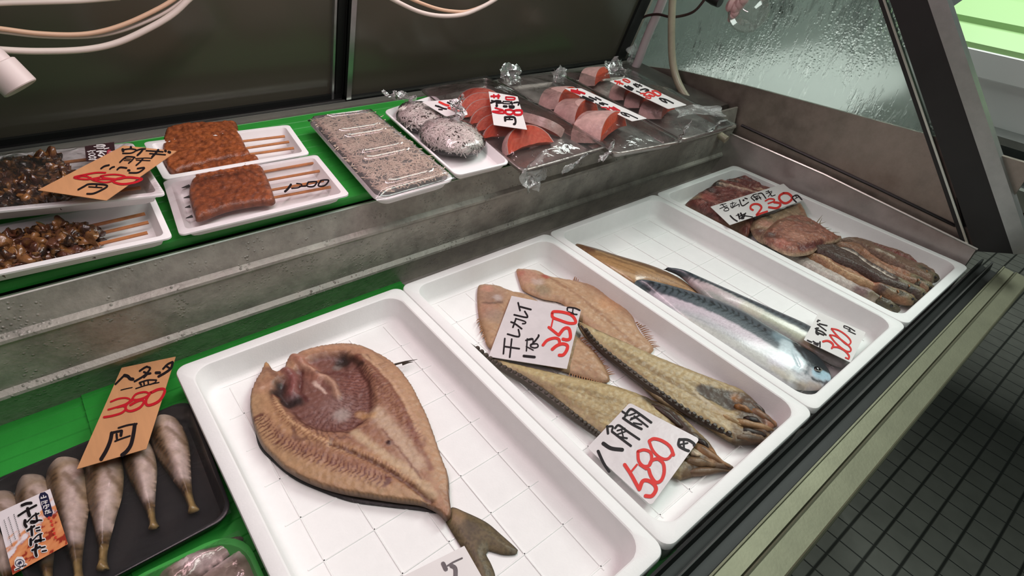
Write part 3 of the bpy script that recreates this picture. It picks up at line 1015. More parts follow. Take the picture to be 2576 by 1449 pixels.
# ---- two flatfish
def flatfish(pos, outl, label, lay, fr, h, z0):
    r = thing('flatfish', at(*pos, z=z0), label, 'fish', 'dried flatfish in the second tray')
    slab('body', outl, z0, h, 0.016, c(190, 152, 118), lay, (), r, tint=(0.80, 0.82, 0.85), ms=1.7, step=0.0020, rough=0.0012, rfreq=120, edge=0.001)
    pr = []
    for (a, b, dx, dy, n) in fr:
        for i in range(n):
            t = (i + 0.5) / n
            p = np.array(a) * (1 - t) + np.array(b) * t
            j = rng.uniform(-4, 4, 2)
            pr.append((at(p[0], p[1], z=z0 + 0.002), at(p[0] + dx + j[0], p[1] + dy + j[1], z=z0 + 0.003 + rng.uniform(0, 0.004))))
    spines('fin_fringe', pr, 0.0010, MS['fin_pale'], r)
    return r
k1 = [(1203, 721), (1212, 716), (1230, 716), (1252, 719), (1286, 732), (1330, 744), (1400, 790), (1451, 846), (1501, 891), (1533, 949), (1520, 963), (1470, 950), (1400, 930), (1310, 905), (1234, 878), (1217, 842), (1204, 797), (1200, 748)]
l1 = [('streak', [(1215, 740), (1380, 860), (1520, 955)], 200, 40, c(160, 120, 90), 0.4), ('blob', (1235, 745), 0.016, c(176, 138, 116), 0.8), ('blob', (1225, 730), 0.006, c(214, 150, 128), 0.6), ('blob', (1250, 755), 0.0045, c(222, 205, 196), 0.8), ('blob', (1240, 757), 0.009, c(128, 98, 84), 0.4),
      ('blob', (1225, 785), 0.012, c(180, 128, 110), 0.6), ('blob', (1245, 800), 0.010, c(160, 138, 122), 0.6), ('edge', 0.004, c(128, 92, 60), 0.55), ('line', [(1240, 760), (1340, 850), (1500, 945)], 0.002, c(150, 108, 78), 0.5),
      ('line', [(1215, 765), (1235, 768), (1262, 765)], 0.002, c(90, 66, 56), 0.6)]
flatfish((1360, 850), k1, 'pale dried flatfish mostly covered by the white card priced 350', l1, [((1455, 850), (1530, 945), 16, -6, 26), ((1225, 860), (1205, 800), -5, 6, 14), ((1430, 935), (1515, 962), 2, 12, 14)], 0.009, FLOOR + 0.0012)
k2 = [(1299, 680), (1312, 677), (1352, 682), (1384, 696), (1440, 706), (1483, 715), (1505, 713), (1530, 727), (1546, 757), (1590, 776), (1596, 806), (1610, 835), (1644, 880), (1600, 900), (1560, 880), (1500, 840), (1440, 790), (1411, 763), (1362, 752), (1318, 732), (1306, 708)]
l2 = [('streak', [(1310, 690), (1470, 765), (1620, 880)], 200, 40, c(170, 128, 94), 0.4), ('streak', [(1310, 690), (1470, 765), (1620, 880)], 110, 16, c(214, 178, 142), 0.4), ('blob', (1325, 700), 0.014, c(206, 150, 130), 0.7), ('blob', (1372, 700), 0.005, c(178, 72, 64), 0.8), ('blob', (1352, 715), 0.006, c(214, 190, 180), 0.6), ('blob', (1305, 690), 0.005, c(200, 110, 96), 0.6),
      ('blob', (1365, 735), 0.008, c(140, 128, 104), 0.6), ('line', [(1385, 705), (1480, 770), (1600, 880)], 0.0022, c(150, 104, 76), 0.6), ('blob', (1530, 770), 0.012, c(214, 160, 116), 0.6), ('edge', 0.003, c(170, 120, 80), 0.5)]
flatfish((1470, 770), k2, 'pale dried flatfish with curled fringed fins, fully in view above the card', l2, [((1440, 706), (1535, 730), 3, -12, 18), ((1546, 757), (1594, 800), 12, -8, 12), ((1596, 806), (1640, 876), 20, -4, 16), ((1590, 776), (1600, 815), 24, -2, 6)], 0.010, FLOOR + 0.0008)

# ---- two slender bony fish, split
def poacher(pos, outl, label, lay, z0, h, extra, bones, ridge):
    r = thing('bony_fish', at(*pos, z=z0), label, 'fish', 'split bony fish in the second tray')
    slab('body', outl, z0, h, 0.013, c(176, 154, 112), lay, extra, r, tint=(0.82, 0.82, 0.84), ms=1.9, step=0.0017, rough=0.0010, rfreq=160, edge=0.002)
    q = M()
    P = open_curve([at(*p, z=z0 + 0.0085) for p in ridge], 6)
    q.tube(P, [0.0018 + 0.0040 * math.sin(math.pi * i / (len(P) - 1)) for i in range(len(P))], 7)
    for i in range(2, len(P) - 1):
        q.ball(P[i] + np.array([0, 0, 0.0036]), (0.0036, 0.0036, 0.0034), None, 7, 5)
    build('bony_ridge', q, MS['fin'], r)
    g = M(); cols = []
    for (pa, pb, r0, r1, up, cc) in bones:
        A_, B_ = at(*pa, z=z0 + up), at(*pb, z=z0 + up)
        d_ = B_ - A_
        b0 = len(g.v)
        pts = [A_ + d_ * t + np.array([0, 0, 0.0015 * math.sin(math.pi * t)]) for t in np.linspace(0, 1, 7)]
        g.tube(pts, [r0 * 0.5, r0, r0 * 1.05, r0 * 0.95 + r1 * 0.05, (r0 + r1) / 2, r1, r1 * 0.5], 8)
        cols += [cc] * (len(g.v) - b0)
    v_ = np.array(g.v)
    v_ = v_ + np.array([0.0016 * np.array(noise.noise_vector(Vector(q_ * 140))) for q_ in v_])
    g.v = [tuple(q_) for q_ in v_]
    vn = np.array([noise.fractal(Vector(q_ * 220), 1.0, 2.0, 3) for q_ in v_])[:, None]
    build('jaw', g, MS['fish'], r, vcol=np.array(cols) * (1 - 0.55 * smooth(vn, -0.2, 0.4)), angle=80)
    return r
olv, drk = c(140, 122, 76), c(48, 36, 30)
h1 = [(1454, 813), (1492, 828), (1563, 860), (1653, 900), (1743, 936), (1824, 967), (1860, 981), (1895, 1008), (1931, 1048), (1955, 1070), (1940, 1085), (1932, 1113), (1860, 1121), (1832, 1111), (1743, 1057), (1653, 1008), (1590, 949), (1519, 891), (1469, 846)]
lh1 = [('streak', [(1460, 825), (1650, 940), (1940, 1090)], 260, 18, c(132, 104, 66), 0.5), ('streak', [(1460, 825), (1650, 940), (1940, 1090)], 140, 14, c(206, 186, 144), 0.5), ('line', [(1480, 835), (1620, 905), (1760, 965)], 0.006, c(200, 180, 136), 0.7), ('line', [(1540, 875), (1650, 945), (1760, 1010), (1830, 1060)], 0.003, c(128, 100, 66), 0.5), ('line', [(1500, 835), (1640, 893), (1800, 957)], 0.002, c(70, 52, 38), 0.6),
       ('poly', [(1825, 990), (1880, 1004), (1925, 1045), (1945, 1070), (1925, 1110), (1862, 1117), (1835, 1092), (1850, 1050), (1825, 1020)], 0.004, c(110, 84, 60), 0.8), ('poly', [(1755, 975), (1800, 983), (1855, 1008), (1845, 1038), (1800, 1020), (1765, 1000)], 0.003, c(74, 66, 60), 0.9), ('line', [(1870, 1040), (1910, 1045), (1930, 1070)], 0.004, c(40, 28, 24), 0.9), ('line', [(1860, 1085), (1900, 1092), (1935, 1090)], 0.003, c(30, 22, 18), 0.9), ('line', [(1850, 1060), (1890, 1068), (1925, 1080)], 0.0025, c(196, 166, 124), 0.8), ('line', [(1755, 985), (1790, 1000), (1830, 1010)], 0.003, c(92, 82, 72), 0.9), ('line', [(1745, 990), (1790, 1030), (1840, 1055)], 0.0025, c(220, 206, 180), 0.7), ('blob', (1850, 1010), 0.004, c(196, 132, 70), 0.8), ('blob', (1880, 1020), 0.010, c(70, 50, 40), 0.75), ('blob', (1905, 1060), 0.011, c(92, 70, 58), 0.7),
       ('blob', (1870, 1075), 0.008, c(58, 42, 34), 0.8), ('blob', (1945, 1072), 0.006, c(176, 116, 84), 0.8), ('line', [(1800, 1040), (1860, 1080)], 0.006, c(180, 150, 106), 0.6), ('blob', (1895, 1085), 0.006, c(150, 112, 76), 0.7), ('line', [(1850, 1115), (1930, 1112)], 0.004, c(50, 36, 28), 0.8), ('edge', 0.0022, c(66, 50, 36), 0.7), ('noise', 200, c(60, 44, 34), 0.18)]
poacher((1700, 970), h1, 'split olive-brown bony fish whose dark head lies near the front corner of its tray', lh1, FLOOR + 0.006, 0.013,
        [('line', [(1745, 985), (1830, 1030)], 0.009, -0.004), ('blob', [(1880, 1030)], 0.010, 0.003), ('blob', [(1905, 1070)], 0.007, -0.003), ('line', [(1865, 1075), (1925, 1100)], 0.003, -0.004), ('blob', [(1945, 1074)], 0.006, 0.002)], [((1835, 1100), (1935, 1111), .0062, .0036, .006, c(96, 72, 50)), ((1858, 1082), (1928, 1096), .0046, .0030, .009, c(52, 38, 30)), ((1840, 1060), (1946, 1082), .0050, .0036, .011, c(150, 116, 80)), ((1880, 1030), (1952, 1070), .0062, .0040, .009, c(128, 92, 64)), ((1870, 1052), (1915, 1066), .0044, .0034, .0125, c(48, 34, 28)), ((1848, 1020), (1892, 1040), .0040, .0032, .0125, c(150, 104, 62)), ((1820, 1045), (1870, 1072), .0032, .0024, .012, c(196, 170, 128)), ((1885, 1012), (1925, 1042), .0036, .0030, .010, c(70, 52, 40))],
        [(1462, 820), (1500, 868), (1570, 925), (1650, 985), (1743, 1047), (1850, 1105)])
h2 = [(1174, 857), (1205, 882), (1240, 901), (1294, 917), (1429, 948), (1541, 972), (1631, 1003), (1698, 1034), (1756, 1088), (1788, 1120), (1812, 1156), (1843, 1175), (1840, 1186), (1788, 1186), (1722, 1206), (1690, 1200), (1560, 1130), (1492, 1085), (1429, 1036), (1362, 983), (1294, 950), (1245, 922), (1200, 886)]
lh2 = [('streak', [(1180, 864), (1450, 980), (1830, 1185)], 260, 18, c(132, 104, 66), 0.5), ('streak', [(1180, 864), (1450, 980), (1830, 1185)], 140, 14, c(202, 182, 138), 0.5), ('line', [(1280, 925), (1420, 965), (1560, 1000), (1650, 1040)], 0.007, c(198, 176, 128), 0.7), ('line', [(1290, 940), (1400, 990), (1500, 1060)], 0.004, c(136, 108, 70), 0.5), ('line', [(1174, 857), (1205, 882), (1245, 910)], 0.006, drk, 0.9), ('line', [(1400, 975), (1480, 990), (1540, 1015)], 0.0025, c(120, 96, 60), 0.5),
       ('poly', [(1690, 1042), (1735, 1080), (1785, 1122), (1808, 1156), (1790, 1184), (1722, 1203), (1700, 1150)], 0.004, c(126, 98, 68), 0.75), ('line', [(1625, 1008), (1680, 1040), (1725, 1090), (1750, 1120)], 0.006, c(46, 34, 28), 0.9), ('line', [(1730, 1160), (1770, 1158), (1800, 1172)], 0.003, c(50, 36, 28), 0.8), ('line', [(1730, 1185), (1780, 1178), (1835, 1181)], 0.0018, c(38, 28, 22), 0.9), ('line', [(1740, 1170), (1790, 1170)], 0.002, c(200, 164, 120), 0.7), ('blob', (1770, 1125), 0.006, c(26, 22, 20), 0.9), ('blob', (1745, 1150), 0.009, c(110, 88, 66), 0.8), ('blob', (1795, 1150), 0.007, c(170, 122, 80), 0.8), ('blob', (1752, 1145), 0.003, c(206, 190, 160), 0.7), ('line', [(1720, 1195), (1770, 1180), (1840, 1180)], 0.003, c(90, 70, 54), 0.7), ('edge', 0.0022, c(70, 54, 38), 0.7), ('noise', 200, c(60, 44, 34), 0.18)]
poacher((1500, 1030), h2, 'split olive-brown bony fish with a pointed snout, partly under the wet card priced 580', lh2, FLOOR + 0.001, 0.012,
        [('blob', [(1770, 1125)], 0.006, -0.003), ('blob', [(1750, 1150)], 0.006, 0.002), ('line', [(1640, 1015), (1690, 1060), (1720, 1100)], 0.006, -0.004)], [((1735, 1120), (1836, 1176), .0062, .0022, .009, c(140, 104, 70)), ((1725, 1190), (1836, 1184), .0050, .0018, .006, c(104, 80, 58)), ((1722, 1160), (1800, 1172), .0052, .0030, .010, c(120, 96, 70)), ((1750, 1108), (1782, 1128), .0040, .0034, .011, c(44, 32, 26)), ((1640, 1020), (1720, 1078), .0046, .0036, .008, c(60, 44, 34)), ((1735, 1140), (1760, 1148), .0036, .0026, .013, c(196, 178, 150))],
        [(1180, 864), (1245, 915), (1320, 958), (1400, 1015), (1470, 1070), (1520, 1108)])

# ---- mackerel
def mack(name, pos, outl, label, base, lay, z0, h, w, rel=(), group='mackerel in the third tray', tint=(1, 1, 1)):
    r = thing('mackerel', at(*pos, z=z0), label, 'fish', group)
    slab(name, outl, z0, h, None, base, lay, rel, r, mat_=MS['fish_wet'], tint=tint, ms=1.4, step=0.0018, edge=0.0, eq=0.48, prof='round')
    return r
m1 = [(1596, 711), (1627, 709), (1689, 724), (1778, 751), (1866, 786), (1932, 826), (1998, 865), (2056, 901), (2085, 938), (2090, 960), (2082, 969), (2058, 982), (2016, 982), (1970, 972), (1905, 935), (1820, 888), (1733, 825), (1654, 760), (1614, 727)]
bk = [(1588, 716), (1644, 744), (1730, 782), (1838, 834), (1938, 896), (2008, 934), (2055, 950), (2088, 950)]
lm1 = [('streak', [(1600, 715), (1800, 820), (2080, 960)], 200, 14, c(140, 144, 150), 0.5), ('line', [(1640, 745), (1760, 800), (1900, 880)], 0.011, c(206, 182, 196), 0.55), ('line', [(1700, 800), (1850, 885), (1980, 960)], 0.007, c(200, 200, 190), 0.6), ('side', bk, 1, 0.003, c(58, 70, 78), 0.95), ('ribs', [(1636, 730), (1740, 766), (1848, 813), (1948, 872)], 0.0105, 0.011, c(18, 23, 28), 0.95),
       ('line', [(1600, 720), (1690, 746), (1772, 780), (1862, 824), (1955, 880)], 0.0013, c(40, 46, 54), 0.7), ('blob', (1960, 870), 0.012, c(150, 176, 186), 0.6), ('blob', (1985, 915), 0.013, c(198, 216, 220), 0.8), ('blob', (1950, 925), 0.010, c(210, 200, 220), 0.5), ('blob', (2050, 910), 0.010, c(44, 50, 54), 0.85), ('blob', (2078, 935), 0.006, c(40, 46, 50), 0.8),
       ('line', [(2045, 950), (2085, 955)], 0.0045, c(160, 190, 204), 0.85), ('line', [(2010, 975), (2060, 979)], 0.004, c(170, 150, 130), 0.6), ('line', [(1940, 940), (1975, 962), (2020, 978)], 0.004, c(190, 180, 160), 0.5), ('line', [(1995, 880), (1985, 905), (2000, 940), (2025, 958)], 0.0012, c(80, 96, 104), 0.6), ('poly', [(1962, 872), (1998, 892), (2015, 930), (2000, 954), (1968, 932), (1950, 895)], 0.004, c(206, 222, 228), 0.8), ('poly', [(1985, 868), (2056, 902), (2094, 946), (2078, 950), (2045, 944), (2005, 918)], 0.003, c(30, 36, 41), 1.0), ('poly', [(2034, 946), (2086, 950), (2090, 960), (2062, 967), (2036, 960)], 0.0025, c(170, 200, 214), 0.9), ('line', [(2036, 966), (2062, 970), (2086, 965)], 0.0016, c(24, 26, 30), 0.9), ('line', [(2010, 905), (2022, 935), (2018, 958)], 0.0016, c(70, 82, 90), 0.7), ('line', [(1970, 965), (2020, 980)], 0.0016, c(90, 84, 80), 0.5)]
r = mack('body', (1850, 850), m1, 'nearest silvery mackerel, striped blue-black back, eye and head at the tray front', c(184, 184, 188), lm1, FLOOR, 0.034, 0.019, [('line', [(1995, 880), (1985, 905), (2000, 940)], 0.002, -0.0012)])
bo = [o_ for o_ in r.children][0]
from mathutils.bvhtree import BVHTree
bv = BVHTree.FromPolygons([tuple(np.array(v_.co) + WL[bo.name]) for v_ in bo.data.vertices], [tuple(p_.vertices) for p_ in bo.data.polygons])
e = np.array(bv.ray_cast(Vector(CAM), Vector(ray(2056, 929)))[0])
q = M(); q.ball(e, (0.0050, 0.0050, 0.0030), None, 14, 8); build('eye', q, MS['eye'], r)
q = M(); q.tube([e + np.array([0, 0, 0.0006]) + 0.0054 * np.array([math.cos(a), math.sin(a), -0.10 * math.cos(a) - 0.25 * math.sin(a)]) for a in np.linspace(0, 6.2832, 17)], 0.0007, 5); build('eye_ring', q, MS['eye_ring'], r)
m2 = [(1669, 677), (1716, 685), (1778, 711), (1866, 750), (1954, 789), (2034, 826), (2100, 870), (2137, 902), (2141, 912), (2127, 926), (2087, 914), (2007, 872), (1954, 845), (1866, 798), (1790, 765), (1742, 724), (1705, 692)]
bk2 = [(1669, 680), (1722, 703), (1852, 765), (1950, 816), (2031, 856), (2132, 912)]
lm2 = [('streak', [(1670, 680), (1900, 800), (2130, 914)], 200, 14, c(136, 138, 140), 0.5), ('line', [(1720, 705), (1830, 765), (1900, 800)], 0.007, c(214, 186, 192), 0.55), ('line', [(1870, 785), (1960, 830), (2030, 870)], 0.008, c(190, 192, 160), 0.55), ('side', bk2, 1, 0.003, c(54, 66, 74), 0.95), ('ribs', [(1735, 706), (1855, 759), (1955, 808), (2025, 844)], 0.0085, 0.008, c(30, 36, 42), 0.8), ('blob', (2030, 880), 0.008, c(176, 150, 116), 0.6), ('blob', (2080, 895), 0.009, c(128, 112, 98), 0.6), ('line', [(2010, 845), (2060, 868)], 0.005, c(26, 28, 32), 0.8), ('blob', (2135, 905), 0.005, c(26, 28, 32), 0.8)]
mack('body', (1900, 800), m2, 'rear silvery mackerel with its head under the small card priced 300', c(160, 160, 156), lm2, FLOOR, 0.028, 0.015)
m3 = [(1447, 616), (1490, 624), (1557, 645), (1645, 672), (1711, 703), (1755, 738), (1778, 756), (1752, 755), (1689, 727), (1627, 712), (1592, 712), (1548, 686), (1490, 650)]
lm3 = [('streak', [(1450, 620), (1600, 680), (1775, 755)], 240, 12, c(130, 92, 58), 0.55), ('side', [(1450, 625), (1560, 668), (1680, 705), (1775, 755)], 1, 0.004, c(112, 80, 56), 0.8), ('line', [(1500, 640), (1560, 662), (1640, 690)], 0.003, c(196, 160, 112), 0.7), ('ribs', [(1480, 630), (1560, 652), (1640, 680)], 0.005, 0.005, c(78, 52, 38), 0.5), ('line', [(1540, 680), (1600, 705)], 0.004, c(220, 190, 150), 0.7), ('blob', (1480, 630), 0.009, c(120, 80, 64), 0.6), ('edge', 0.0016, c(90, 64, 46), 0.5)]
mack('body', (1600, 680), m3, 'golden-brown cured fish side lying behind the silvery mackerel, against the tray wall', c(186, 146, 98), lm3, FLOOR, 0.016, 0.012, tint=(0.74, 0.72, 0.74))

# ---- the pile of small opened fish
red, skn, drk2, pnk = c(114, 60, 55), c(150, 128, 104), c(58, 44, 40), c(176, 120, 104)
G4 = 'opened small fish piled in the end tray'


def pile(outl, z0, h, w, base, lay, label, rel=(), tilt=None, rough=0.002):
    o = slab('small_fish', outl, z0, h, w, base, lay, rel, None, mat_=MS['fish_pile'], ms=1.8, step=0.0022, rough=rough, rfreq=110, edge=0.001, seed=outl[0][0] * 0.01)
    return tag(o, label, 'fish', G4)


pile([(1727, 521), (1733, 506), (1766, 484), (1799, 475), (1835, 480), (1874, 494), (1900, 530), (1905, 560), (1890, 585), (1875, 596), (1842, 575), (1780, 548)], FLOOR, 0.026, 0.018, red,
     [('noise', 130, c(66, 34, 32), 0.6, 3.0), ('noise', 60, c(170, 110, 100), 0.7), ('blob', (1745, 505), 0.010, c(150, 122, 92), 0.8), ('blob', (1790, 490), 0.010, c(50, 38, 36), 0.85), ('blob', (1775, 510), 0.010, c(176, 86, 80), 0.6), ('line', [(1740, 525), (1790, 548)], 0.006, c(70, 48, 46), 0.7), ('blob', (1815, 492), 0.012, c(134, 74, 72), 0.6), ('blob', (1850, 565), 0.012, c(150, 116, 92), 0.8), ('line', [(1800, 480), (1850, 486)], 0.003, c(200, 170, 150), 0.6), ('edge', 0.003, c(120, 92, 70), 0.6)],
     'wide opened reddish fish, half under the card priced 230', [('blob', [(1792, 492)], 0.010, -0.006), ('line', [(1760, 520), (1850, 560)], 0.006, 0.004)])
pile([(1790, 470), (1806, 461), (1849, 469), (1895, 484), (1930, 500), (1910, 506), (1874, 494), (1824, 480)], FLOOR + 0.012, 0.020, 0.010, red,
     [('noise', 60, c(170, 120, 104), 0.7), ('blob', (1804, 468), 0.007, c(70, 66, 60), 0.9), ('line', [(1810, 470), (1860, 482), (1910, 496)], 0.0022, c(206, 172, 150), 0.8)], 'narrow folded fish with a grey head at the back of the pile')
pile([(1814, 464), (1841, 458), (1874, 464), (1920, 478), (1950, 492), (1930, 500), (1895, 486), (1850, 470)], FLOOR + 0.010, 0.022, 0.010, c(112, 60, 56),
     [('noise', 60, c(164, 112, 96), 0.7), ('line', [(1825, 465), (1870, 474), (1920, 488)], 0.0022, c(210, 176, 150), 0.8), ('blob', (1840, 463), 0.006, c(70, 58, 50), 0.7)], 'narrow folded reddish fish, middle of the three narrow ones behind the card')
pile([(1839, 458), (1866, 451), (1890, 455), (1940, 470), (1965, 484), (1945, 490), (1915, 478), (1874, 465)], FLOOR + 0.006, 0.022, 0.010, c(104, 56, 54),
     [('noise', 60, c(150, 96, 88), 0.7), ('blob', (1850, 456), 0.007, c(62, 52, 46), 0.8)], 'narrow folded dark red fish nearest the end wall at the back of the pile')
pile([(1887, 568), (1907, 550), (1940, 540), (1985, 520), (2015, 519), (2033, 552), (2040, 580), (1990, 620), (1930, 616), (1899, 600)], FLOOR + 0.014, 0.016, 0.014, c(156, 130, 104),
     [('noise', 60, c(120, 92, 74), 0.6), ('blob', (1925, 552), 0.006, c(70, 68, 62), 0.8), ('blob', (1945, 545), 0.006, c(180, 160, 140), 0.6), ('blob', (1920, 570), 0.010, c(190, 134, 118), 0.7), ('blob', (1905, 590), 0.009, c(96, 56, 54), 0.8), ('line', [(2005, 520), (2020, 545)], 0.004, c(150, 96, 70), 0.6), ('edge', 0.003, c(190, 164, 136), 0.5)],
     'tan opened fish with a grey spot, between the price card and the flipped fish')
bf = pile([(1915, 605), (1922, 585), (1932, 574), (1958, 555), (2006, 547), (2048, 563), (2081, 586), (2099, 596), (2117, 599), (2103, 611), (2064, 621), (2041, 639), (1998, 645), (1958, 633)], FLOOR + 0.026, 0.018, 0.014, c(150, 98, 80),
     [('noise', 130, c(84, 46, 40), 0.6, 3.0), ('line', [(1925, 622), (1958, 635), (1998, 646), (2041, 640)], 0.002, c(216, 204, 188), 0.9), ('noise', 60, c(140, 86, 72), 0.6), ('edge', 0.003, c(206, 180, 152), 0.8), ('line', [(1935, 580), (1975, 562), (2040, 572)], 0.004, c(110, 84, 66), 0.7), ('ribs', [(1960, 570), (2010, 600), (2060, 612)], 0.005, 0.02, c(190, 138, 112), 0.5), ('line', [(2010, 632), (2070, 614)], 0.005, c(90, 44, 46), 0.85), ('blob', (1935, 600), 0.008, c(74, 50, 46), 0.8), ('blob', (1925, 615), 0.006, c(110, 56, 58), 0.7), ('blob', (2000, 605), 0.010, c(186, 134, 114), 0.6), ('blob', (1965, 620), 0.008, c(176, 104, 90), 0.7)],
     'broad flesh-side-up fish lying across the middle of the pile', [('blob', [(1940, 600)], 0.008, -0.005), ('line', [(2010, 632), (2070, 614)], 0.005, -0.004)])
spines('fin', [(at(2050, 566, z=0.0), at(2069, 541, z=0.002)), (at(2058, 570, z=0.0), at(2068, 548, z=0.0)), (at(2062, 576, z=0.0), at(2085, 572, z=0.004)), (at(2070, 582, z=0.0), at(2092, 576, z=0.003)), (at(2078, 586, z=0.0), at(2113, 585, z=0.004)), (at(2050, 568, z=0.0), at(2078, 558, z=0.003))], 0.0010, MS['fin_olive'], bf)
LB = ['slim folded fish with pale silver belly, first of five, along the left tray wall',
      'slim folded fish with an orange-brown inner edge, second of the five at the front',
      'slim dark-backed folded fish with a highlight painted along its rim, middle of five at the front',
      'slim folded tan fish, fourth of the five at the front',
      'slim folded fish with a red torn end, last of the five at the front']
slim = [
    ([(1965, 640), (2010, 644), (2041, 654), (2099, 690), (2164, 724), (2205, 751), (2250, 777), (2240, 783), (2205, 768), (2152, 742), (2058, 700), (1990, 660)], FLOOR, 0.020, c(184, 172, 164),
     [('line', [(2020, 650), (2099, 692), (2164, 728)], 0.003, c(200, 190, 182), 0.8), ('blob', (2165, 738), 0.008, c(98, 60, 62), 0.8), ('line', [(2190, 750), (2245, 778)], 0.006, c(110, 100, 74), 0.9), ('blob', (2220, 765), 0.005, c(50, 42, 34), 0.8), ('edge', 0.0015, c(120, 96, 80), 0.5)]),
    ([(1995, 640), (2025, 642), (2107, 664), (2152, 684), (2205, 718), (2255, 736), (2300, 757), (2290, 768), (2245, 756), (2188, 728), (2123, 706), (2074, 676), (2030, 655)], FLOOR + 0.007, 0.021, c(150, 108, 80),
     [('line', [(2100, 668), (2150, 690), (2195, 718)], 0.006, c(150, 74, 62), 0.9), ('noise', 70, c(196, 150, 116), 0.4), ('line', [(2060, 655), (2120, 695), (2190, 722)], 0.003, c(196, 162, 124), 0.7), ('line', [(2225, 735), (2295, 760)], 0.006, c(112, 102, 76), 0.9), ('blob', (2215, 732), 0.005, c(60, 40, 38), 0.8), ('blob', (2260, 748), 0.004, c(46, 40, 32), 0.8)]),
    ([(2035, 630), (2070, 625), (2100, 628), (2139, 639), (2188, 672), (2237, 701), (2275, 720), (2325, 745), (2310, 757), (2270, 742), (2213, 722), (2164, 696), (2099, 668), (2050, 645)], FLOOR + 0.012, 0.024, c(74, 58, 50),
     [('line', [(2110, 632), (2145, 648), (2190, 680), (2240, 709)], 0.0022, c(226, 214, 198), 0.9), ('line', [(2070, 645), (2130, 668), (2210, 712)], 0.007, c(74, 58, 50), 0.8), ('line', [(2260, 718), (2320, 746)], 0.006, c(120, 110, 84), 0.9), ('blob', (2245, 715), 0.004, c(60, 36, 36), 0.8), ('blob', (2285, 735), 0.004, c(40, 34, 28), 0.8)]),  # near-white line paints the highlight on the top edge into the colour
    ([(2085, 622), (2120, 618), (2156, 625), (2177, 640), (2221, 669), (2270, 690), (2310, 708), (2345, 730), (2330, 738), (2290, 722), (2240, 704), (2190, 676), (2140, 640)], FLOOR + 0.008, 0.022, c(146, 108, 84),
     [('line', [(2170, 642), (2220, 672), (2275, 700)], 0.005, c(176, 120, 90), 0.7), ('line', [(2140, 634), (2180, 662), (2240, 698)], 0.0022, c(206, 176, 146), 0.7), ('noise', 70, c(140, 100, 78), 0.4), ('line', [(2290, 705), (2340, 730)], 0.006, c(112, 104, 78), 0.9), ('blob', (2310, 715), 0.004, c(40, 34, 28), 0.8)]),
    ([(2100, 612), (2130, 607), (2164, 612), (2205, 625), (2270, 648), (2303, 668), (2330, 684), (2352, 702), (2340, 716), (2310, 706), (2270, 690), (2220, 664), (2177, 640), (2140, 622)], FLOOR + 0.003, 0.024, c(128, 102, 84),
     [('line', [(2200, 626), (2270, 656), (2300, 668)], 0.005, c(130, 62, 60), 0.85), ('line', [(2200, 640), (2240, 660)], 0.0025, c(214, 204, 184), 0.8), ('line', [(2310, 685), (2348, 708)], 0.006, c(104, 98, 76), 0.9), ('blob', (2322, 690), 0.004, c(20, 20, 20), 0.9), ('noise', 70, c(120, 90, 76), 0.4)]),
]
for (o_, z_, h_, b_, l_), lb in zip(slim, LB):
    ln_ = [q_ for q_ in l_ if q_[0] == 'line']
    f_ = pile(o_, z_, h_, 0.010, b_, l_, lb, [('line', ln_[0][1], 0.005, -0.0055), ('line', ln_[1][1], 0.003, 0.002)], rough=0.0012)
    tip = max(range(len(o_)), key=lambda i_: o_[i_][0])
    e1 = np.array(o_[tip], float); back_ = np.mean([o_[tip - 2], o_[(tip + 2) % len(o_)]], 0)
    A_ = at(*(e1 * 0.35 + back_ * 0.65), z=z_ + h_ * 0.62); B_ = at(*(e1 * 1.0 + (e1 - back_) * 0.12), z=z_ + h_ * 0.45)
    ax_ = (B_ - A_); ln = np.linalg.norm(ax_); ax_ /= ln
    sd_ = np.cross((0, 0, 1), ax_); sd_ /= np.linalg.norm(sd_); up_ = np.cross(ax_, sd_)
    hd = M(); hd.ball((A_ + B_) / 2, (ln * 0.62, 0.0085, 0.0095), np.array([ax_, sd_, up_]), 14, 12, 0.0025, 140, e1[0])
    hv = np.array(hd.v); nn_ = np.array([noise.noise(Vector(q_ * 160)) for q_ in hv])
    hc = c(98, 90, 66)[None] * (0.5 - 0.5 * nn_)[:, None] + c(40, 34, 27)[None] * (0.5 + 0.5 * nn_)[:, None]
    build('head', hd, MS['fish_pile'], f_, vcol=hc, angle=80)
    ev = M(); ev.ball((A_ + B_) / 2 + ax_ * ln * 0.12 + up_ * 0.006 - sd_ * 0.0062, (0.0026, 0.0026, 0.0026), None, 8, 6); build('eye', ev, MS['eye'], f_)
    gv = M(); gv.tube([A_ + up_ * 0.0095 - sd_ * 0.003, A_ + up_ * 0.0098 + sd_ * 0.002, A_ + sd_ * 0.0085 + up_ * 0.003], 0.0011, 6); build('gill_edge', gv, MS['fin_pale'], f_)


# ================================================================== CARDS AND WRITING
def ribbon_px(pts, w, k=5):
    P = open_curve(pts, k) if len(pts) > 2 else np.array(pts, float)
    n = len(P)
    T = np.gradient(P, axis=0) if n > 2 else np.tile(P[1] - P[0], (2, 1))
    T = T / (np.linalg.norm(T, axis=1)[:, None] + 1e-9)
    Nn = np.stack([-T[:, 1], T[:, 0]], 1)
    ww = np.full(n, w / 2.0)
    Lp, Rp = P + Nn * ww[:, None], P - Nn * ww[:, None]
    # round-ish caps
    c0 = [P[0] - T[0] * w * 0.35 + Nn[0] * w * 0.25, P[0] - T[0] * w * 0.35 - Nn[0] * w * 0.25]
    c1 = [P[-1] + T[-1] * w * 0.35 + Nn[-1] * w * 0.25, P[-1] + T[-1] * w * 0.35 - Nn[-1] * w * 0.25]
    Lp = np.vstack([c0[0], Lp, c1[0]]); Rp = np.vstack([c0[1], Rp, c1[1]])
    return Lp, Rp


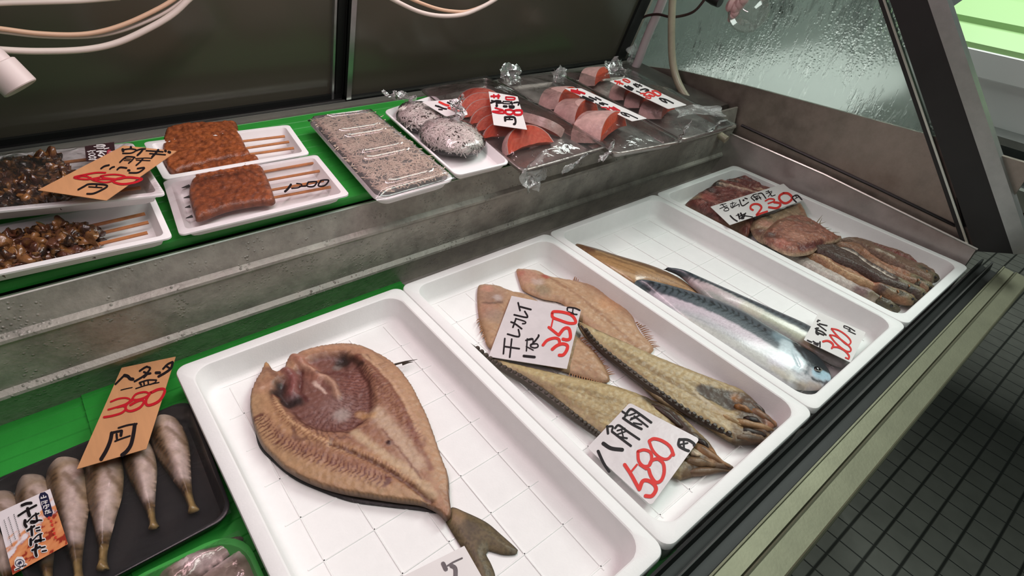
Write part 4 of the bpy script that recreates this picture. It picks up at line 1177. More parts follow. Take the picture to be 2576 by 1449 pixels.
def writing(name, strokes, org, s, plane, mat_, parent, off=0.0004, wk=1.32):
    q = M()
    for i, (pts, w) in enumerate(strokes):
        Lp, Rp = ribbon_px([(org[0] + x / s, org[1] + y / s) for x, y in pts], w * wk / s)
        o_ = off + 0.00001 * i
        a = [plane.at(*p, o_) for p in Lp]; b = [plane.at(*p, o_) for p in Rp]
        n = len(a)
        q.add(a + b, [(j, j + 1, n + j + 1, n + j) for j in range(n - 1)])
    return build(name, q, mat_, parent, smooth=False)


def card(corners, plane, mat_, label, cat='price card', group=None, name='price_card', th=0.0006, curl=0.0, r=0.0):
    """corners in the order top-left, top-right, bottom-right, bottom-left of the photo"""
    tl, tr, br, bl = [plane.at(*p) for p in corners]
    q = Quad(bl, br, tr, tl)
    if q.n[2] < 0: q.n = -q.n
    n = 12
    g = M()
    def bend(u, v): return curl * ((2 * u - 1) ** 2 * 0.5 + (2 * v - 1) ** 2 * 0.5) * 0
    if r:
        top = q.ring(0.0, 0.0, r); bot = q.ring(0.0, -th, r)
        g.loft([bot, top])
    else:
        g.loft([[q.p(u, v, -th) for u, v in ((0, 0), (1, 0), (1, 1), (0, 1))], [q.p(u, v, 0) for u, v in ((0, 0), (1, 0), (1, 1), (0, 1))]])
    o = build(name, g, mat_, None, smooth=False)
    return tag(o, label, cat, group)


# hatahata card, leaning on the riser
pl = plane3(plane3(at(193, 1180, z=-0.008), at(368, 1129, z=-0.008), at(306, 925, Y=0.636)).at(193, 1180), at(368, 1129, z=-0.008), at(306, 925, Y=0.636))
o = card([(306, 925), (442, 897), (368, 1129), (193, 1180)], pl, MS['kraft'], 'long kraft price card reading 380 leaning over the black fish pack', r=0.0005)
st = [([(515, 405), (570, 350), (620, 300)], 18), ([(620, 300), (660, 310), (690, 340), (725, 345)], 30), ([(800, 250), (850, 215), (890, 195)], 18), ([(890, 200), (925, 215), (890, 270), (830, 320), (740, 372)], 18), ([(850, 260), (900, 280), (930, 275)], 20), ([(905, 270), (850, 325)], 18),
      ([(990, 270), (1040, 268)], 26), ([(1075, 225), (1130, 170), (1190, 140)], 18), ([(1190, 145), (1170, 215), (1100, 270), (1020, 315)], 22), ([(1105, 185), (1160, 220)], 18), ([(580, 473), (650, 455), (715, 442)], 9), ([(800, 385), (820, 415)], 18), ([(800, 385), (900, 355), (1000, 355)], 14),
      ([(1000, 355), (980, 385), (920, 408)], 12), ([(850, 375), (855, 410)], 14), ([(900, 365), (905, 405)], 14), ([(755, 455), (880, 415), (1030, 382)], 10), ([(475, 975), (455, 1070), (410, 1180), (345, 1290)], 34), ([(475, 975), (590, 950)], 22), ([(590, 950), (580, 1010)], 26), ([(530, 990), (535, 1060)], 20),
      ([(510, 1075), (600, 1040), (690, 1010)], 14), ([(550, 918), (660, 885), (770, 868)], 16), ([(745, 875), (730, 980), (700, 1110), (650, 1190), (590, 1240)], 34)]
writing('lettering', st, (180, 880), 4.675, pl, MS['ink'], o)
st = [([(460, 610), (550, 575), (640, 565), (690, 590), (640, 635), (540, 670), (430, 703)], 16), ([(540, 675), (610, 660), (640, 690), (590, 740), (480, 775), (380, 792)], 20), ([(710, 580), (760, 520), (860, 495), (910, 520), (860, 560), (780, 585), (720, 585)], 18), ([(720, 590), (650, 640), (640, 700), (700, 720), (800, 680), (850, 620), (830, 590), (760, 610), (690, 650)], 22),
      ([(930, 500), (880, 580), (880, 640), (930, 648), (1030, 600), (1090, 510), (1088, 462), (1020, 465), (940, 500)], 24)]
writing('price_figures', st, (180, 880), 4.675, pl, MS['crimson'], o, 0.0006)

# eel-liver card, lying on the stacked packs
plB = PU(0.049)
o = card([(311, 366), (444, 380), (267, 504), (95, 478)], plB, MS['kraft'], 'kraft price card reading 680 lying on the upper liver pack', r=0.0005)
st = [([(1690, 130), (1690, 160)], 30), ([(1550, 170), (1560, 205)], 34), ([(1550, 180), (1680, 165), (1780, 185), (1700, 235), (1550, 242)], 18), ([(1780, 195), (1860, 170), (1940, 165)], 20), ([(1900, 165), (1860, 220), (1800, 275)], 26), ([(1950, 195), (2100, 205), (2240, 215)], 18), ([(2010, 245), (2150, 255), (2280, 265)], 18), ([(2160, 180), (2110, 240), (2050, 305)], 28),
      ([(2270, 195), (2290, 205)], 30), ([(2330, 215), (2360, 225)], 34), ([(1500, 395), (1570, 330), (1620, 300), (1700, 300), (1760, 310)], 20), ([(1750, 310), (1700, 370), (1650, 410)], 18), ([(1590, 335), (1700, 338)], 10), ([(1570, 360), (1680, 365)], 10), ([(1770, 330), (1940, 320), (2050, 325)], 12), ([(1780, 355), (2020, 365)], 12), ([(1900, 325), (1850, 385), (1780, 445)], 20),
      ([(1180, 500), (1240, 460), (1320, 440)], 22), ([(1330, 510), (1370, 480), (1410, 470)], 20), ([(1455, 520), (1510, 480), (1620, 490)], 22), ([(1640, 530), (1670, 530)], 28), ([(1800, 500), (1920, 485), (1880, 530), (1800, 570), (1660, 572)], 20), ([(790, 860), (900, 800), (980, 765), (1200, 770), (1290, 800), (1180, 870), (1050, 925), (940, 930)], 22), ([(970, 810), (1200, 825)], 14), ([(1110, 770), (1100, 810)], 22)]
writing('lettering', st, (80, 350), 6.779, plB, MS['ink'], o)
st = [([(1260, 570), (1100, 570), (900, 605), (740, 640), (735, 660), (850, 680), (980, 680), (960, 640), (850, 630), (780, 655)], 22), ([(1000, 680), (1150, 650), (1210, 620), (1400, 600), (1560, 620), (1590, 650), (1480, 680), (1250, 660), (1170, 630)], 20), ([(1000, 650), (1050, 700), (1250, 735), (1380, 710), (1420, 690), (1250, 680), (1050, 690)], 20), ([(1400, 700), (1480, 670), (1650, 650), (1850, 670), (1870, 690), (1750, 740), (1550, 765), (1420, 740), (1380, 710)], 28)]
writing('price_figures', st, (80, 350), 6.779, plB, MS['crimson'], o, 0.0006)

# flatfish card
plC = plane3(at(1287, 744, z=-0.019), at(1462, 779, z=-0.014), at(1229, 897, z=-0.022))
o = card([(1287, 744), (1462, 779), (1426, 928), (1229, 897)], plC, MS['paper_wet'], 'square damp white price card reading 350 on the flatfish', r=0.0005)
st = [([(575, 215), (610, 355)], 22), ([(610, 285), (800, 335)], 24), ([(690, 365), (738, 450), (705, 470), (505, 425)], 22), ([(485, 645), (540, 490)], 22), ([(530, 490), (690, 540), (700, 575), (650, 580)], 18), ([(450, 550), (520, 580), (640, 670)], 22), ([(580, 680), (600, 780), (560, 805), (390, 760)], 22), ([(345, 835), (320, 1105)], 22), ([(465, 845), (430, 1165)], 22), ([(335, 975), (600, 1015)], 22),
      ([(705, 870), (830, 850)], 18), ([(735, 840), (720, 1055)], 18), ([(715, 975), (840, 1040)], 16), ([(790, 940), (900, 930), (920, 980), (860, 1000), (790, 980)], 18), ([(790, 960), (870, 880), (930, 800), (930, 775)], 24), ([(745, 850), (830, 840), (830, 930)], 14), ([(670, 1140), (865, 1160)], 34), ([(1650, 350), (1560, 310), (1440, 300), (1430, 350)], 20), ([(1440, 370), (1540, 400)], 14), ([(1530, 310), (1520, 400)], 16), ([(1490, 410), (1600, 420)], 18)]
writing('lettering', st, (1220, 730), 6.9, plC, MS['ink'], o)
st = [([(1165, 400), (1200, 370), (1350, 380), (1500, 430), (1570, 520), (1560, 570), (1450, 570), (1300, 520), (1180, 470), (1165, 400)], 38), ([(1185, 480), (1150, 640)], 20), ([(1105, 640), (1280, 780)], 36), ([(1280, 780), (1370, 670), (1450, 660), (1480, 740), (1480, 830), (1430, 860), (1350, 847)], 42), ([(1005, 955), (1080, 870), (1200, 830), (1280, 850), (1300, 930)], 38), ([(1165, 1028), (1250, 960), (1350, 930), (1430, 960), (1420, 1040), (1360, 1120), (1285, 1128)], 42)]
writing('price_figures', st, (1220, 730), 6.9, plC, MS['red'], o, 0.0006)

# bony-fish card
plD = plane3(at(1584, 1013, z=-0.016), at(1760, 1104, z=-0.014), at(1477, 1126, z=-0.020))
o = card([(1584, 1013), (1760, 1104), (1638, 1272), (1477, 1126)], plD, MS['paper_wet'], 'square damp white price card reading 580 on the bony fish', r=0.004)
st = [([(230, 695), (300, 850), (375, 965)], 30), ([(295, 595), (400, 660), (550, 680)], 38), ([(350, 370), (360, 470)], 24), ([(340, 380), (420, 375), (410, 430)], 20), ([(410, 440), (540, 540), (660, 630)], 24), ([(450, 400), (500, 360), (600, 430), (770, 545)], 22), ([(480, 430), (580, 400)], 16), ([(480, 480), (590, 440)], 14), ([(500, 510), (610, 530)], 18), ([(540, 430), (560, 520)], 14),
      ([(545, 180), (620, 230)], 20), ([(555, 265), (680, 350), (800, 410)], 24), ([(580, 250), (620, 180), (670, 150), (780, 220), (925, 325)], 24), ([(640, 230), (720, 200)], 16), ([(650, 290), (770, 230)], 16), ([(700, 240), (780, 300), (880, 380)], 18), ([(690, 330), (800, 350)], 16), ([(660, 270), (720, 260)], 18), ([(1290, 540), (1280, 620), (1350, 670), (1415, 695)], 26), ([(1290, 545), (1400, 550), (1480, 600), (1480, 625)], 26), ([(1345, 560), (1350, 660)], 18), ([(1300, 610), (1400, 590)], 16)]
writing('lettering', st, (1460, 1000), 5.175, plD, MS['ink'], o)
st = [([(575, 870), (660, 1000), (770, 1200)], 36), ([(665, 960), (740, 870)], 20), ([(770, 1190), (810, 1090), (880, 1080), (960, 1130), (985, 1200), (930, 1280), (845, 1280)], 38), ([(750, 700), (830, 680), (910, 710), (930, 790), (900, 880), (820, 890), (760, 820), (750, 700)], 30), ([(900, 880), (930, 820), (1010, 800), (1080, 860), (1090, 980), (1050, 1080), (980, 1100), (920, 1020), (890, 930)], 34), ([(770, 870), (860, 930)], 26), ([(895, 565), (960, 535), (1070, 565), (1170, 640), (1215, 750)], 32), ([(1200, 730), (1150, 790), (1090, 800), (1010, 760), (940, 680), (895, 565)], 28)]
writing('price_figures', st, (1460, 1000), 5.175, plD, MS['red'], o, 0.0006)

# mackerel card
plE = plane3(at(2060, 785, z=-0.010), at(2180, 836, z=-0.012), at(2022, 855, z=0.001))
o = card([(2060, 785), (2178, 836), (2140, 912), (2022, 855)], plE, MS['paper'], 'small white price card reading 300 beside the mackerel heads', r=0.002)
st = [([(418, 345), (432, 350)], 30), ([(430, 315), (480, 330)], 18), ([(420, 410), (620, 560)], 22), ([(460, 400), (640, 445)], 24), ([(370, 510), (450, 500)], 24), ([(410, 500), (400, 600), (440, 640)], 40), ([(420, 600), (570, 660)], 26), ([(440, 545), (540, 590), (620, 660)], 24), ([(190, 775), (240, 800), (290, 820)], 24), ([(320, 800), (440, 880)], 24), ([(330, 850), (430, 900)], 14), ([(480, 810), (480, 935)], 24), ([(400, 840), (490, 850)], 16),
      ([(1030, 490), (1030, 445), (1150, 490), (1275, 570)], 16), ([(1040, 490), (1180, 550)], 12), ([(1150, 500), (1160, 560)], 14), ([(1120, 560), (1290, 640)], 16)]
writing('lettering', st, (2010, 770), 9.056, plE, MS['ink'], o)
st = [([(545, 805), (650, 790), (740, 830), (780, 890), (750, 960)], 36), ([(760, 930), (900, 940), (1050, 1020), (1140, 1130), (1130, 1205)], 32), ([(1130, 1205), (1060, 1170)], 24), ([(740, 520), (870, 670), (1000, 800), (1110, 880), (1180, 830), (1150, 740), (1020, 620), (880, 540), (740, 510)], 26), ([(700, 660), (830, 830), (980, 960), (1100, 1030), (1180, 1020), (1160, 930), (1000, 790), (830, 680), (700, 655)], 26)]
writing('price_figures', st, (2010, 770), 9.056, plE, MS['red'], o, 0.0006)

# small-fish card
plF = plane3(at(1787, 520, z=0.006), at(1971, 462, z=0.006), at(1836, 566, z=0.010))
o = card([(1787, 520), (1971, 462), (2020, 504), (1836, 566)], plF, MS['paper'], 'white price card reading 230 lying on the pile of small fish', r=0.002)
st = [([(395, 630), (540, 590)], 14), ([(390, 715), (560, 640)], 14), ([(440, 600), (520, 690), (590, 700), (600, 750), (520, 770), (490, 740), (570, 670)], 14), ([(640, 600), (740, 570)], 14), ([(690, 555), (700, 700)], 14), ([(650, 640), (680, 690), (780, 640), (850, 610), (855, 665)], 16), ([(780, 570), (700, 690)], 12), ([(860, 500), (930, 645), (1080, 560)], 20), ([(950, 510), (965, 515)], 34), ([(990, 460), (1050, 480)], 20),
      ([(1140, 440), (1200, 380), (1270, 360)], 16), ([(1140, 450), (1230, 530)], 18), ([(1190, 400), (1300, 500)], 16), ([(1200, 450), (1300, 400)], 14), ([(1240, 490), (1380, 440)], 14), ([(1320, 400), (1380, 490)], 16), ([(1290, 420), (1270, 510)], 14), ([(1300, 360), (1400, 345), (1500, 470)], 20), ([(1490, 310), (1570, 290)], 12), ([(1500, 355), (1640, 295)], 14), ([(1550, 280), (1610, 370), (1640, 410), (1720, 385)], 16), ([(1640, 320), (1550, 425)], 14),
      ([(640, 880), (720, 960), (810, 1015)], 24), ([(780, 880), (860, 850)], 14), ([(830, 840), (870, 960)], 26), ([(860, 900), (1000, 830)], 20), ([(890, 820), (960, 950)], 30), ([(1010, 820), (920, 960)], 24), ([(980, 880), (1180, 912)], 16), ([(900, 940), (980, 900)], 30), ([(2230, 560), (2150, 480), (2140, 430), (2250, 390), (2360, 500)], 24), ([(2190, 480), (2280, 430)], 14), ([(2210, 400), (2240, 450)], 14)]
writing('lettering', st, (1770, 450), 9.541, plF, MS['ink'], o)
st = [([(1190, 750), (1130, 710), (1140, 640), (1230, 600), (1340, 620), (1390, 690), (1330, 790), (1270, 870), (1400, 820), (1530, 780)], 36), ([(1480, 530), (1580, 480), (1690, 490), (1680, 540), (1550, 590)], 28), ([(1690, 560), (1820, 580), (1840, 640), (1750, 700), (1565, 680)], 40), ([(1920, 340), (1830, 400), (1820, 480), (1890, 560), (1990, 580), (2100, 510), (2120, 430), (2030, 350), (1920, 340)], 42)]
writing('price_figures', st, (1770, 450), 9.541, plF, MS['red'], o, 0.0006)

# card at the front of the first tray
plG = plane3(at(960, 1476, z=-0.030), at(1168, 1373, z=-0.027), at(1030, 1600, z=-0.030))
o = card([(960, 1476), (1168, 1373), (1246, 1510), (1040, 1620)], plG, MS['paper'], 'damp white price card at the tail of the big opened fish', r=0.0005)
writing('lettering', [([(1120, 610), (1200, 780)], 90), ([(1240, 680), (1400, 580), (1640, 470)], 34), ([(1340, 670), (1450, 750), (1460, 980)], 90)], (1010, 1360), 10.733, plG, MS['ink_grey'], o)

# ================================================================== BLACK PACK OF SMALL FISH
plH = Plane((0, 0, -0.020), (0, 0, 1))
fl, fr, br, bl = [plH.at(*p) for p in ((110, 1545), (588, 1292), (478, 1000), (-60, 1225))]
qd = Quad(fl, fr, br, bl)
pk = thing('fish_pack', qd.p(.5, .5, -0.024), 'black tray of small dried sandfish under cling film with a printed label', 'fish pack')
build('tray', tray_mesh(qd, 0.004, 0.020, 0.006, 0.018), MS['black_tray'], pk, angle=30)
sand = [(405, 1045, 488, 1288, 40), (340, 1100, 388, 1330, 36), (265, 1120, 258, 1435, 44), (160, 1145, 200, 1470, 48), (78, 1195, 128, 1500, 46), (0, 1235, 25, 1520, 48), (-80, 1275, -40, 1560, 44)]
zt = -0.040
wh = ['nearest the right end of the black pack', 'second from the right end of the black pack', 'under the lower end of the kraft card', 'just right of the printed label', 'half under the printed label', 'left of the printed label', 'farthest left in the black pack']
for i, (x0, y0, x1, y1, wd_) in enumerate(sand):
    ax = np.array([x1 - x0, y1 - y0], float); L_ = np.linalg.norm(ax); ax /= L_; nx = np.array([-ax[1], ax[0]])
    P0 = np.array([x0, y0], float); wd_ = wd_ * 1.2
    prf = [(0.0, 0.35), (0.06, 0.75), (0.2, 1.0), (0.38, 0.98), (0.6, 0.62), (0.82, 0.28), (0.93, 0.24), (1.0, 0.34)]
    outl = [tuple(P0 + ax * L_ * t + nx * wd_ * w_ * 0.95) for t, w_ in prf] + [tuple(P0 + ax * L_ * t - nx * wd_ * w_ * 0.9) for t, w_ in reversed(prf)]
    pt = lambda t, s_: tuple(P0 + ax * L_ * t + nx * wd_ * s_)
    lay = [('side', [pt(0, .35), pt(.3, .45), pt(.6, .3), pt(1, .1)], -1 if False else 1, 0.003, c(120, 92, 48), 0.0),
           ('line', [pt(0.1, .75), pt(.35, .7), pt(.6, .42), pt(.95, .15)], 0.009, c(84, 54, 14), 0.97), ('ribs', [pt(0.1, .75), pt(.35, .7), pt(.6, .42), pt(.9, .15)], 0.006, 0.009, c(40, 26, 10), 0.85),
           ('line', [pt(0.15, -.3), pt(.4, -.25), pt(.65, -.1)], 0.0065, c(222, 200, 192), 0.9), ('blob', pt(0.02, 0), 0.014, c(196, 180, 168), 0.7), ('noise', 90, c(150, 126, 96), 0.35), ('line', [pt(.18, -.05), pt(.3, -.5), pt(.36, -.75)], 0.0022, c(120, 96, 66), 0.7), ('line', [pt(.86, 0), pt(1, 0)], 0.006, c(186, 156, 100), 0.6)]
    o = slab('sandfish', outl, zt, 0.018, 0.014, c(170, 142, 106), lay, [('blob', [pt(.3, -.5)], 0.008, 0.002)], None, mat_=MS['fish_wet'], step=0.0020, edge=0.0005, seed=i, ms=1.25)
    tag(o, 'small silver and olive sandfish, ' + wh[i], 'fish', 'sandfish in the black pack')
g = M(); n1, n2 = 26, 18
vs = [qd.p(u, v, 0.0006 + 0.0018 * math.sin(math.pi * u) * math.sin(math.pi * v) + 0.0008 * noise.noise(Vector((u * 9, v * 9, 0)))) for v in np.linspace(0.01, 0.99, n2) for u in np.linspace(0.01, 0.99, n1)]
g.add(vs, [(j * n1 + i, j * n1 + i + 1, (j + 1) * n1 + i + 1, (j + 1) * n1 + i) for j in range(n2 - 1) for i in range(n1 - 1)])
build('cling_film', g, MS['film_tight'], pk)
# printed label on the film
plL = Plane((0, 0, -0.0165), (0, 0, 1))
tl_, tr_, br_, bl_ = [plL.at(*p) for p in ((-8, 1291), (126, 1229.5), (171, 1368.5), (32, 1446))]
ql = Quad(bl_, br_, tr_, tl_)
g = M(); n1, n2 = 60, 60
vs = [ql.p(u, v) for v in np.linspace(0, 1, n2) for u in np.linspace(0, 1, n1)]
g.add(vs, [(j * n1 + i, j * n1 + i + 1, (j + 1) * n1 + i + 1, (j + 1) * n1 + i) for j in range(n2 - 1) for i in range(n1 - 1)])
C = []
for v in np.linspace(0, 1, n2):
    for u in np.linspace(0, 1, n1):
        e_ = noise.fractal(Vector((u * 3 + v * 5, v * 9 - u * 4, 1.0)), 1.0, 2.0, 3)
        k_ = float(smooth(np.array([0.42 + 0.35 * u - v + 0.25 * e_]), 0.0, 0.12)[0])
        art = c(190, 92, 46) * (0.5 - 0.5 * e_) + c(226, 160, 110) * (0.5 + 0.5 * e_)
        if e_ < -0.25: art = c(150, 50, 34)
        C.append(c(228, 218, 222) * (1 - k_) + art * k_)
lb = build('printed_label', g, MS['label_art'], pk, vcol=np.array(C))
lb['label'] = 'white and orange printed label with black brush lettering'
so, ss = (0, 1220), 6.326
st = [([(345, 325), (420, 295), (500, 285)], 46), ([(290, 490), (430, 400), (580, 320)], 34), ([(440, 370), (450, 430), (470, 490)], 56), ([(400, 560), (395, 620), (420, 665)], 50), ([(430, 590), (530, 490), (620, 450)], 24), ([(570, 450), (590, 560)], 34), ([(590, 570), (500, 570), (490, 605), (560, 600), (610, 560), (670, 560)], 22), ([(430, 730), (550, 650)], 32), ([(500, 660), (510, 800)], 42), ([(570, 690), (630, 670)], 24), ([(580, 730), (640, 715)], 24),
      ([(490, 860), (490, 955)], 46), ([(520, 880), (600, 800), (670, 770)], 22), ([(640, 780), (650, 870)], 34), ([(650, 880), (570, 880), (560, 915), (640, 880), (710, 865)], 22), ([(510, 1040), (640, 980)], 34), ([(580, 950), (565, 1050), (580, 1130)], 46), ([(650, 1000), (720, 980)], 24), ([(670, 1055), (740, 1040)], 24)]
st2 = [(p, w + 34) for p, w in st]
writing('letter_outline', st2, so, ss, plL, MS['white_ink'], lb, 0.0003, 1.0)
circ = [(315 + 68 * math.cos(a), 1240 + 56 * math.sin(a)) for a in np.linspace(0, 6.283, 15)]
writing('maker_mark', [(circ, 10), ([(290, 1260), (330, 1215)], 14), ([(290, 1225), (345, 1250)], 12), ([(275, 1255), (350, 1225)], 10), ([(318, 1210), (310, 1275)], 12)], so, ss, plL, MS['navy'], lb, 0.0009, 1.0)
writing('mark_ground', [([(315, 1200), (315, 1280)], 170), ([(240, 1350), (420, 1260)], 40)], so, ss, plL, MS['white_ink'], lb, 0.0005, 1.0)
writing('brush_lettering', st, so, ss, plL, MS['ink'], lb, 0.0008, 1.0)
writing('maker_name', [([(245, 1350), (330, 1310)], 14), ([(350, 1300), (415, 1270)], 14)], so, ss, plL, MS['ink'], lb, 0.0009, 1.0)
writing('seal', [([(690, 170), (770, 460)], 150)], so, ss, plL, MS['navy'], lb, 0.0003, 1.0)
writing('seal_lettering', [([(650, 215), (735, 190)], 16), ([(655, 190), (660, 215)], 14), ([(690, 165), (695, 205)], 14), ([(728, 175), (735, 195)], 14), ([(660, 265), (670, 320)], 12), ([(675, 265), (755, 245)], 12), ([(690, 290), (750, 270)], 14), ([(720, 260), (730, 310)], 12), ([(690, 340), (780, 310)], 14), ([(690, 370), (700, 350)], 14), ([(720, 380), (780, 330)], 12), ([(735, 320), (745, 380)], 12), ([(715, 420), (790, 395)], 12), ([(735, 400), (720, 465)], 12), ([(750, 430), (800, 415)], 10), ([(745, 455), (815, 430)], 12), ([(765, 400), (780, 445)], 10)], so, ss, plL, MS['white_ink'], lb, 0.0009, 1.0)
st = []
for (x, y) in ((780, 525), (815, 575), (830, 635), (845, 705), (865, 770), (885, 835)):
    st += [([(x - 22, y - 6), (x + 22, y - 20)], 9), ([(x - 2, y - 24), (x + 4, y + 22)], 9), ([(x - 18, y + 14), (x + 24, y + 4)], 8), ([(x - 14, y - 2), (x + 16, y + 24)], 7)]
writing('red_lettering', st, so, ss, plL, MS['red'], lb, 0.0008, 1.0)
st = []
for (a, b, n_) in (((222, 470), (318, 800), 13), ((135, 515), (242, 855), 13), ((65, 560), (190, 965), 15)):
    for i in range(n_):
        x = a[0] + (b[0] - a[0]) * i / (n_ - 1); y = a[1] + (b[1] - a[1]) * i / (n_ - 1)
        st += [([(x - 9, y + 2), (x + 9, y - 6)], 5), ([(x, y - 9), (x + 2, y + 9)], 5), ([(x - 8, y + 9), (x + 8, y + 3)], 4)]
writing('small_print', st, so, ss, plL, MS['ink_grey'], lb, 0.0008, 1.0)

# ---- green pack at the frame's bottom edge
plG2 = Plane((0, 0, -0.022), (0, 0, 1))
qd = Quad(*[plG2.at(*p) for p in ((430, 1760), (760, 1660), (607, 1322), (255, 1490))])
gp = thing('fish_pack', qd.p(.5, .5, -0.022), 'green tray of silvery fish under shiny film below the black pack', 'fish pack')
build('tray', tray_mesh(qd, 0.005, 0.018, 0.006, 0.030), MS['green_tray'], gp, angle=30)
for i, (outl, lb_) in enumerate((([(612, 1352), (590, 1350), (550, 1368), (500, 1378), (450, 1402), (420, 1425), (395, 1460), (440, 1500), (520, 1440), (580, 1395), (606, 1370)], 'silvery dark-headed fish nearest the back edge of the green tray'), ([(615, 1380), (590, 1392), (520, 1440), (450, 1500), (500, 1560), (640, 1480), (640, 1420)], 'silvery fish in front, in the green tray'))):
    o = slab('silver_fish', outl, -0.038, 0.017, 0.014, c(150, 130, 120), [('noise', 60, c(92, 76, 66), 0.6), ('blob', (520, 1388), 0.006, c(70, 60, 46), 0.9), ('blob', (595, 1358), 0.008, c(70, 62, 54), 0.8), ('line', [(480, 1415), (540, 1420), (600, 1390)], 0.008, c(226, 206, 206), 0.8), ('blob', (560, 1375), 0.004, c(60, 50, 42), 0.6)], (), None, mat_=MS['silver_skin'], step=0.0024, rough=0.0015, edge=0.001, seed=5 + i)
    tag(o, lb_, 'fish', 'silvery fish in the green pack')
g = M(); n1, n2 = 26, 20
vs = [qd.p(u, v, 0.0008 + 0.0025 * math.sin(math.pi * u) * math.sin(math.pi * v) + 0.0016 * noise.noise(Vector((u * 7, v * 7, 4)))) for v in np.linspace(0.03, 0.97, n2) for u in np.linspace(0.03, 0.97, n1)]
g.add(vs, [(j * n1 + i, j * n1 + i + 1, (j + 1) * n1 + i + 1, (j + 1) * n1 + i) for j in range(n2 - 1) for i in range(n1 - 1)])
build('cling_film', g, MS['film_pack'], gp)

# ================================================================== UPPER SHELF: EEL
def upper_quad(px, h=0.0):
    """front-left, front-right, back-right, back-left"""
    p = PU(h)
    return Quad(*[p.at(*q) for q in px])


def eel_pack(corners, outl, sk, tips, label, elabel, skl, h=0.0, film=False):
    q = upper_quad(corners, h)
    t = thing('foam_pack', q.p(.5, .5, -0.02), label, 'foam pack', 'white foam packs of grilled eel')
    build('tray', tray_mesh(q, 0.008, 0.017, 0.006, 0.006), MS['foam_tray'], t, angle=30)
    pf = PU(h - 0.011)
    e = thing('grilled_eel', pf.at(*outl[0]), elabel, 'grilled eel', 'grilled eel fillets on skewers')
    cx, cy = np.mean(outl, 0)
    slab('fillet', outl, 0, 0.012, 0.007, c(144, 78, 44), [('ribs', [(outl[0][0] - 10, cy), (cx, cy), (outl[0][0] + 260, cy - 20)], 0.0105, 0.3, c(88, 42, 24), 0.55), ('noise', 80, c(176, 100, 50), 0.2, 8.0), ('noise', 50, c(160, 86, 44), 0.55), ('noise', 120, c(86, 40, 24), 0.45, 5.0), ('edge', 0.003, c(70, 34, 22), 0.5)], [('line', [tuple(np.array(outl[0]) + d_), (cx + 20, cy - 50 + 0), tuple(np.array(outl[3]) + d_)], 0.003, -0.0006) for d_ in ((0, 20),)], e, MS['eel'], 0.0018, 0.0016, 160, plane=pf, edge=0.004, seed=cx)
    pk_ = PU(h - 0.006)
    s_ = M(); 
    for (a, b) in sk:
        k = M(); k.tube([pk_.at(a[0] - 12, a[1] + 3), pk_.at(*a), pk_.at(*b)], [0.0017, 0.0017, 0.0019], 6)
        build('skewer', k, MS['bamboo'], e)
    for (a, b) in tips:
        k = M(); k.tube([pk_.at(*a), pk_.at(*b)], [0.0018, 0.0004], 6)
        build('skewer_tip', k, MS['charred'], e)
    if film:
        g = M(); n1, n2 = 22, 16
        cf = q
        vs = []
        for v in np.linspace(0, 1, n2):
            for u in np.linspace(0, 1, n1):
                bump_ = 0.0055 * float(smooth(np.array([0.33 - abs(u - 0.32)]), 0.0, 0.14)[0]) * float(smooth(np.array([0.5 - abs(v - 0.5)]), 0.02, 0.25)[0])
                vs.append(cf.p(u, v, 0.0006 + bump_ + 0.0006 * noise.noise(Vector((u * 8, v * 8, 2)))))
        g.add(vs, [(j * n1 + i, j * n1 + i + 1, (j + 1) * n1 + i + 1, (j + 1) * n1 + i) for j in range(n2 - 1) for i in range(n1 - 1)])
        fl_ = build('cling_film', g, MS['film_tight'], t)
        return t, fl_
    return t, None


P1 = lambda x, y: (x / 2.862, 280 + y / 2.862)
eo = [(414, 350), (426, 329), (472, 318), (540, 315), (592, 313), (601, 332), (618, 370), (629, 399), (559, 409), (479, 430), (440, 442), (416, 420), (410, 385)]
eel_pack([(412, 451), (779, 386), (727, 313), (360, 357)], eo, [(P1(1730, 165), P1(2050, 130)), (P1(1755, 215), P1(2050, 180)), (P1(1780, 265), P1(2080, 220)), (P1(1800, 310), P1(2115, 265))], [(P1(1185, 232), P1(1140, 232)), (P1(1200, 405), P1(1165, 410))],
         'white foam pack at the back of the shelf holding a grilled eel fillet', 'rear brown grilled eel fillet on four bamboo skewers', None, h=0.002)
eo = [(479, 434), (524, 420), (570, 409), (611, 400), (646, 399), (658, 418), (675, 455), (688, 490), (690, 514), (646, 518), (573, 532), (502, 557), (490, 545), (476, 492), (486, 450)]
t, fl_ = eel_pack([(451, 591), (880, 489), (797, 388), (409, 455)], eo, [(P1(1905, 435), P1(2270, 370)), (P1(1935, 495), P1(2300, 430)), (P1(1965, 565), P1(2330, 500)), (P1(1980, 620), P1(2380, 545))], [(P1(1365, 535), P1(1308, 552)), (P1(1365, 615), P1(1322, 624)), (P1(1370, 685), P1(1332, 693)), (P1(1385, 755), P1(1338, 770))],
                  'white foam pack in front holding a grilled eel fillet with 1200 written on its film', 'front brown grilled eel fillet on four bamboo skewers', None, h=0.0, film=True)
writing('price_figures', [([(640, 540), (540, 680), (450, 760)], 56), ([(810, 510), (950, 530), (960, 580), (860, 640), (660, 665)], 34), ([(900, 600), (1100, 590)], 38), ([(1170, 470), (1130, 570), (1200, 610), (1350, 590), (1430, 480), (1380, 450), (1170, 470)], 40), ([(1560, 420), (1480, 560), (1560, 600), (1700, 560), (1800, 420), (1680, 400), (1560, 420)], 40)], (680, 420), 12.267, PU(0.0012), MS['ink'], fl_, 0.0004)


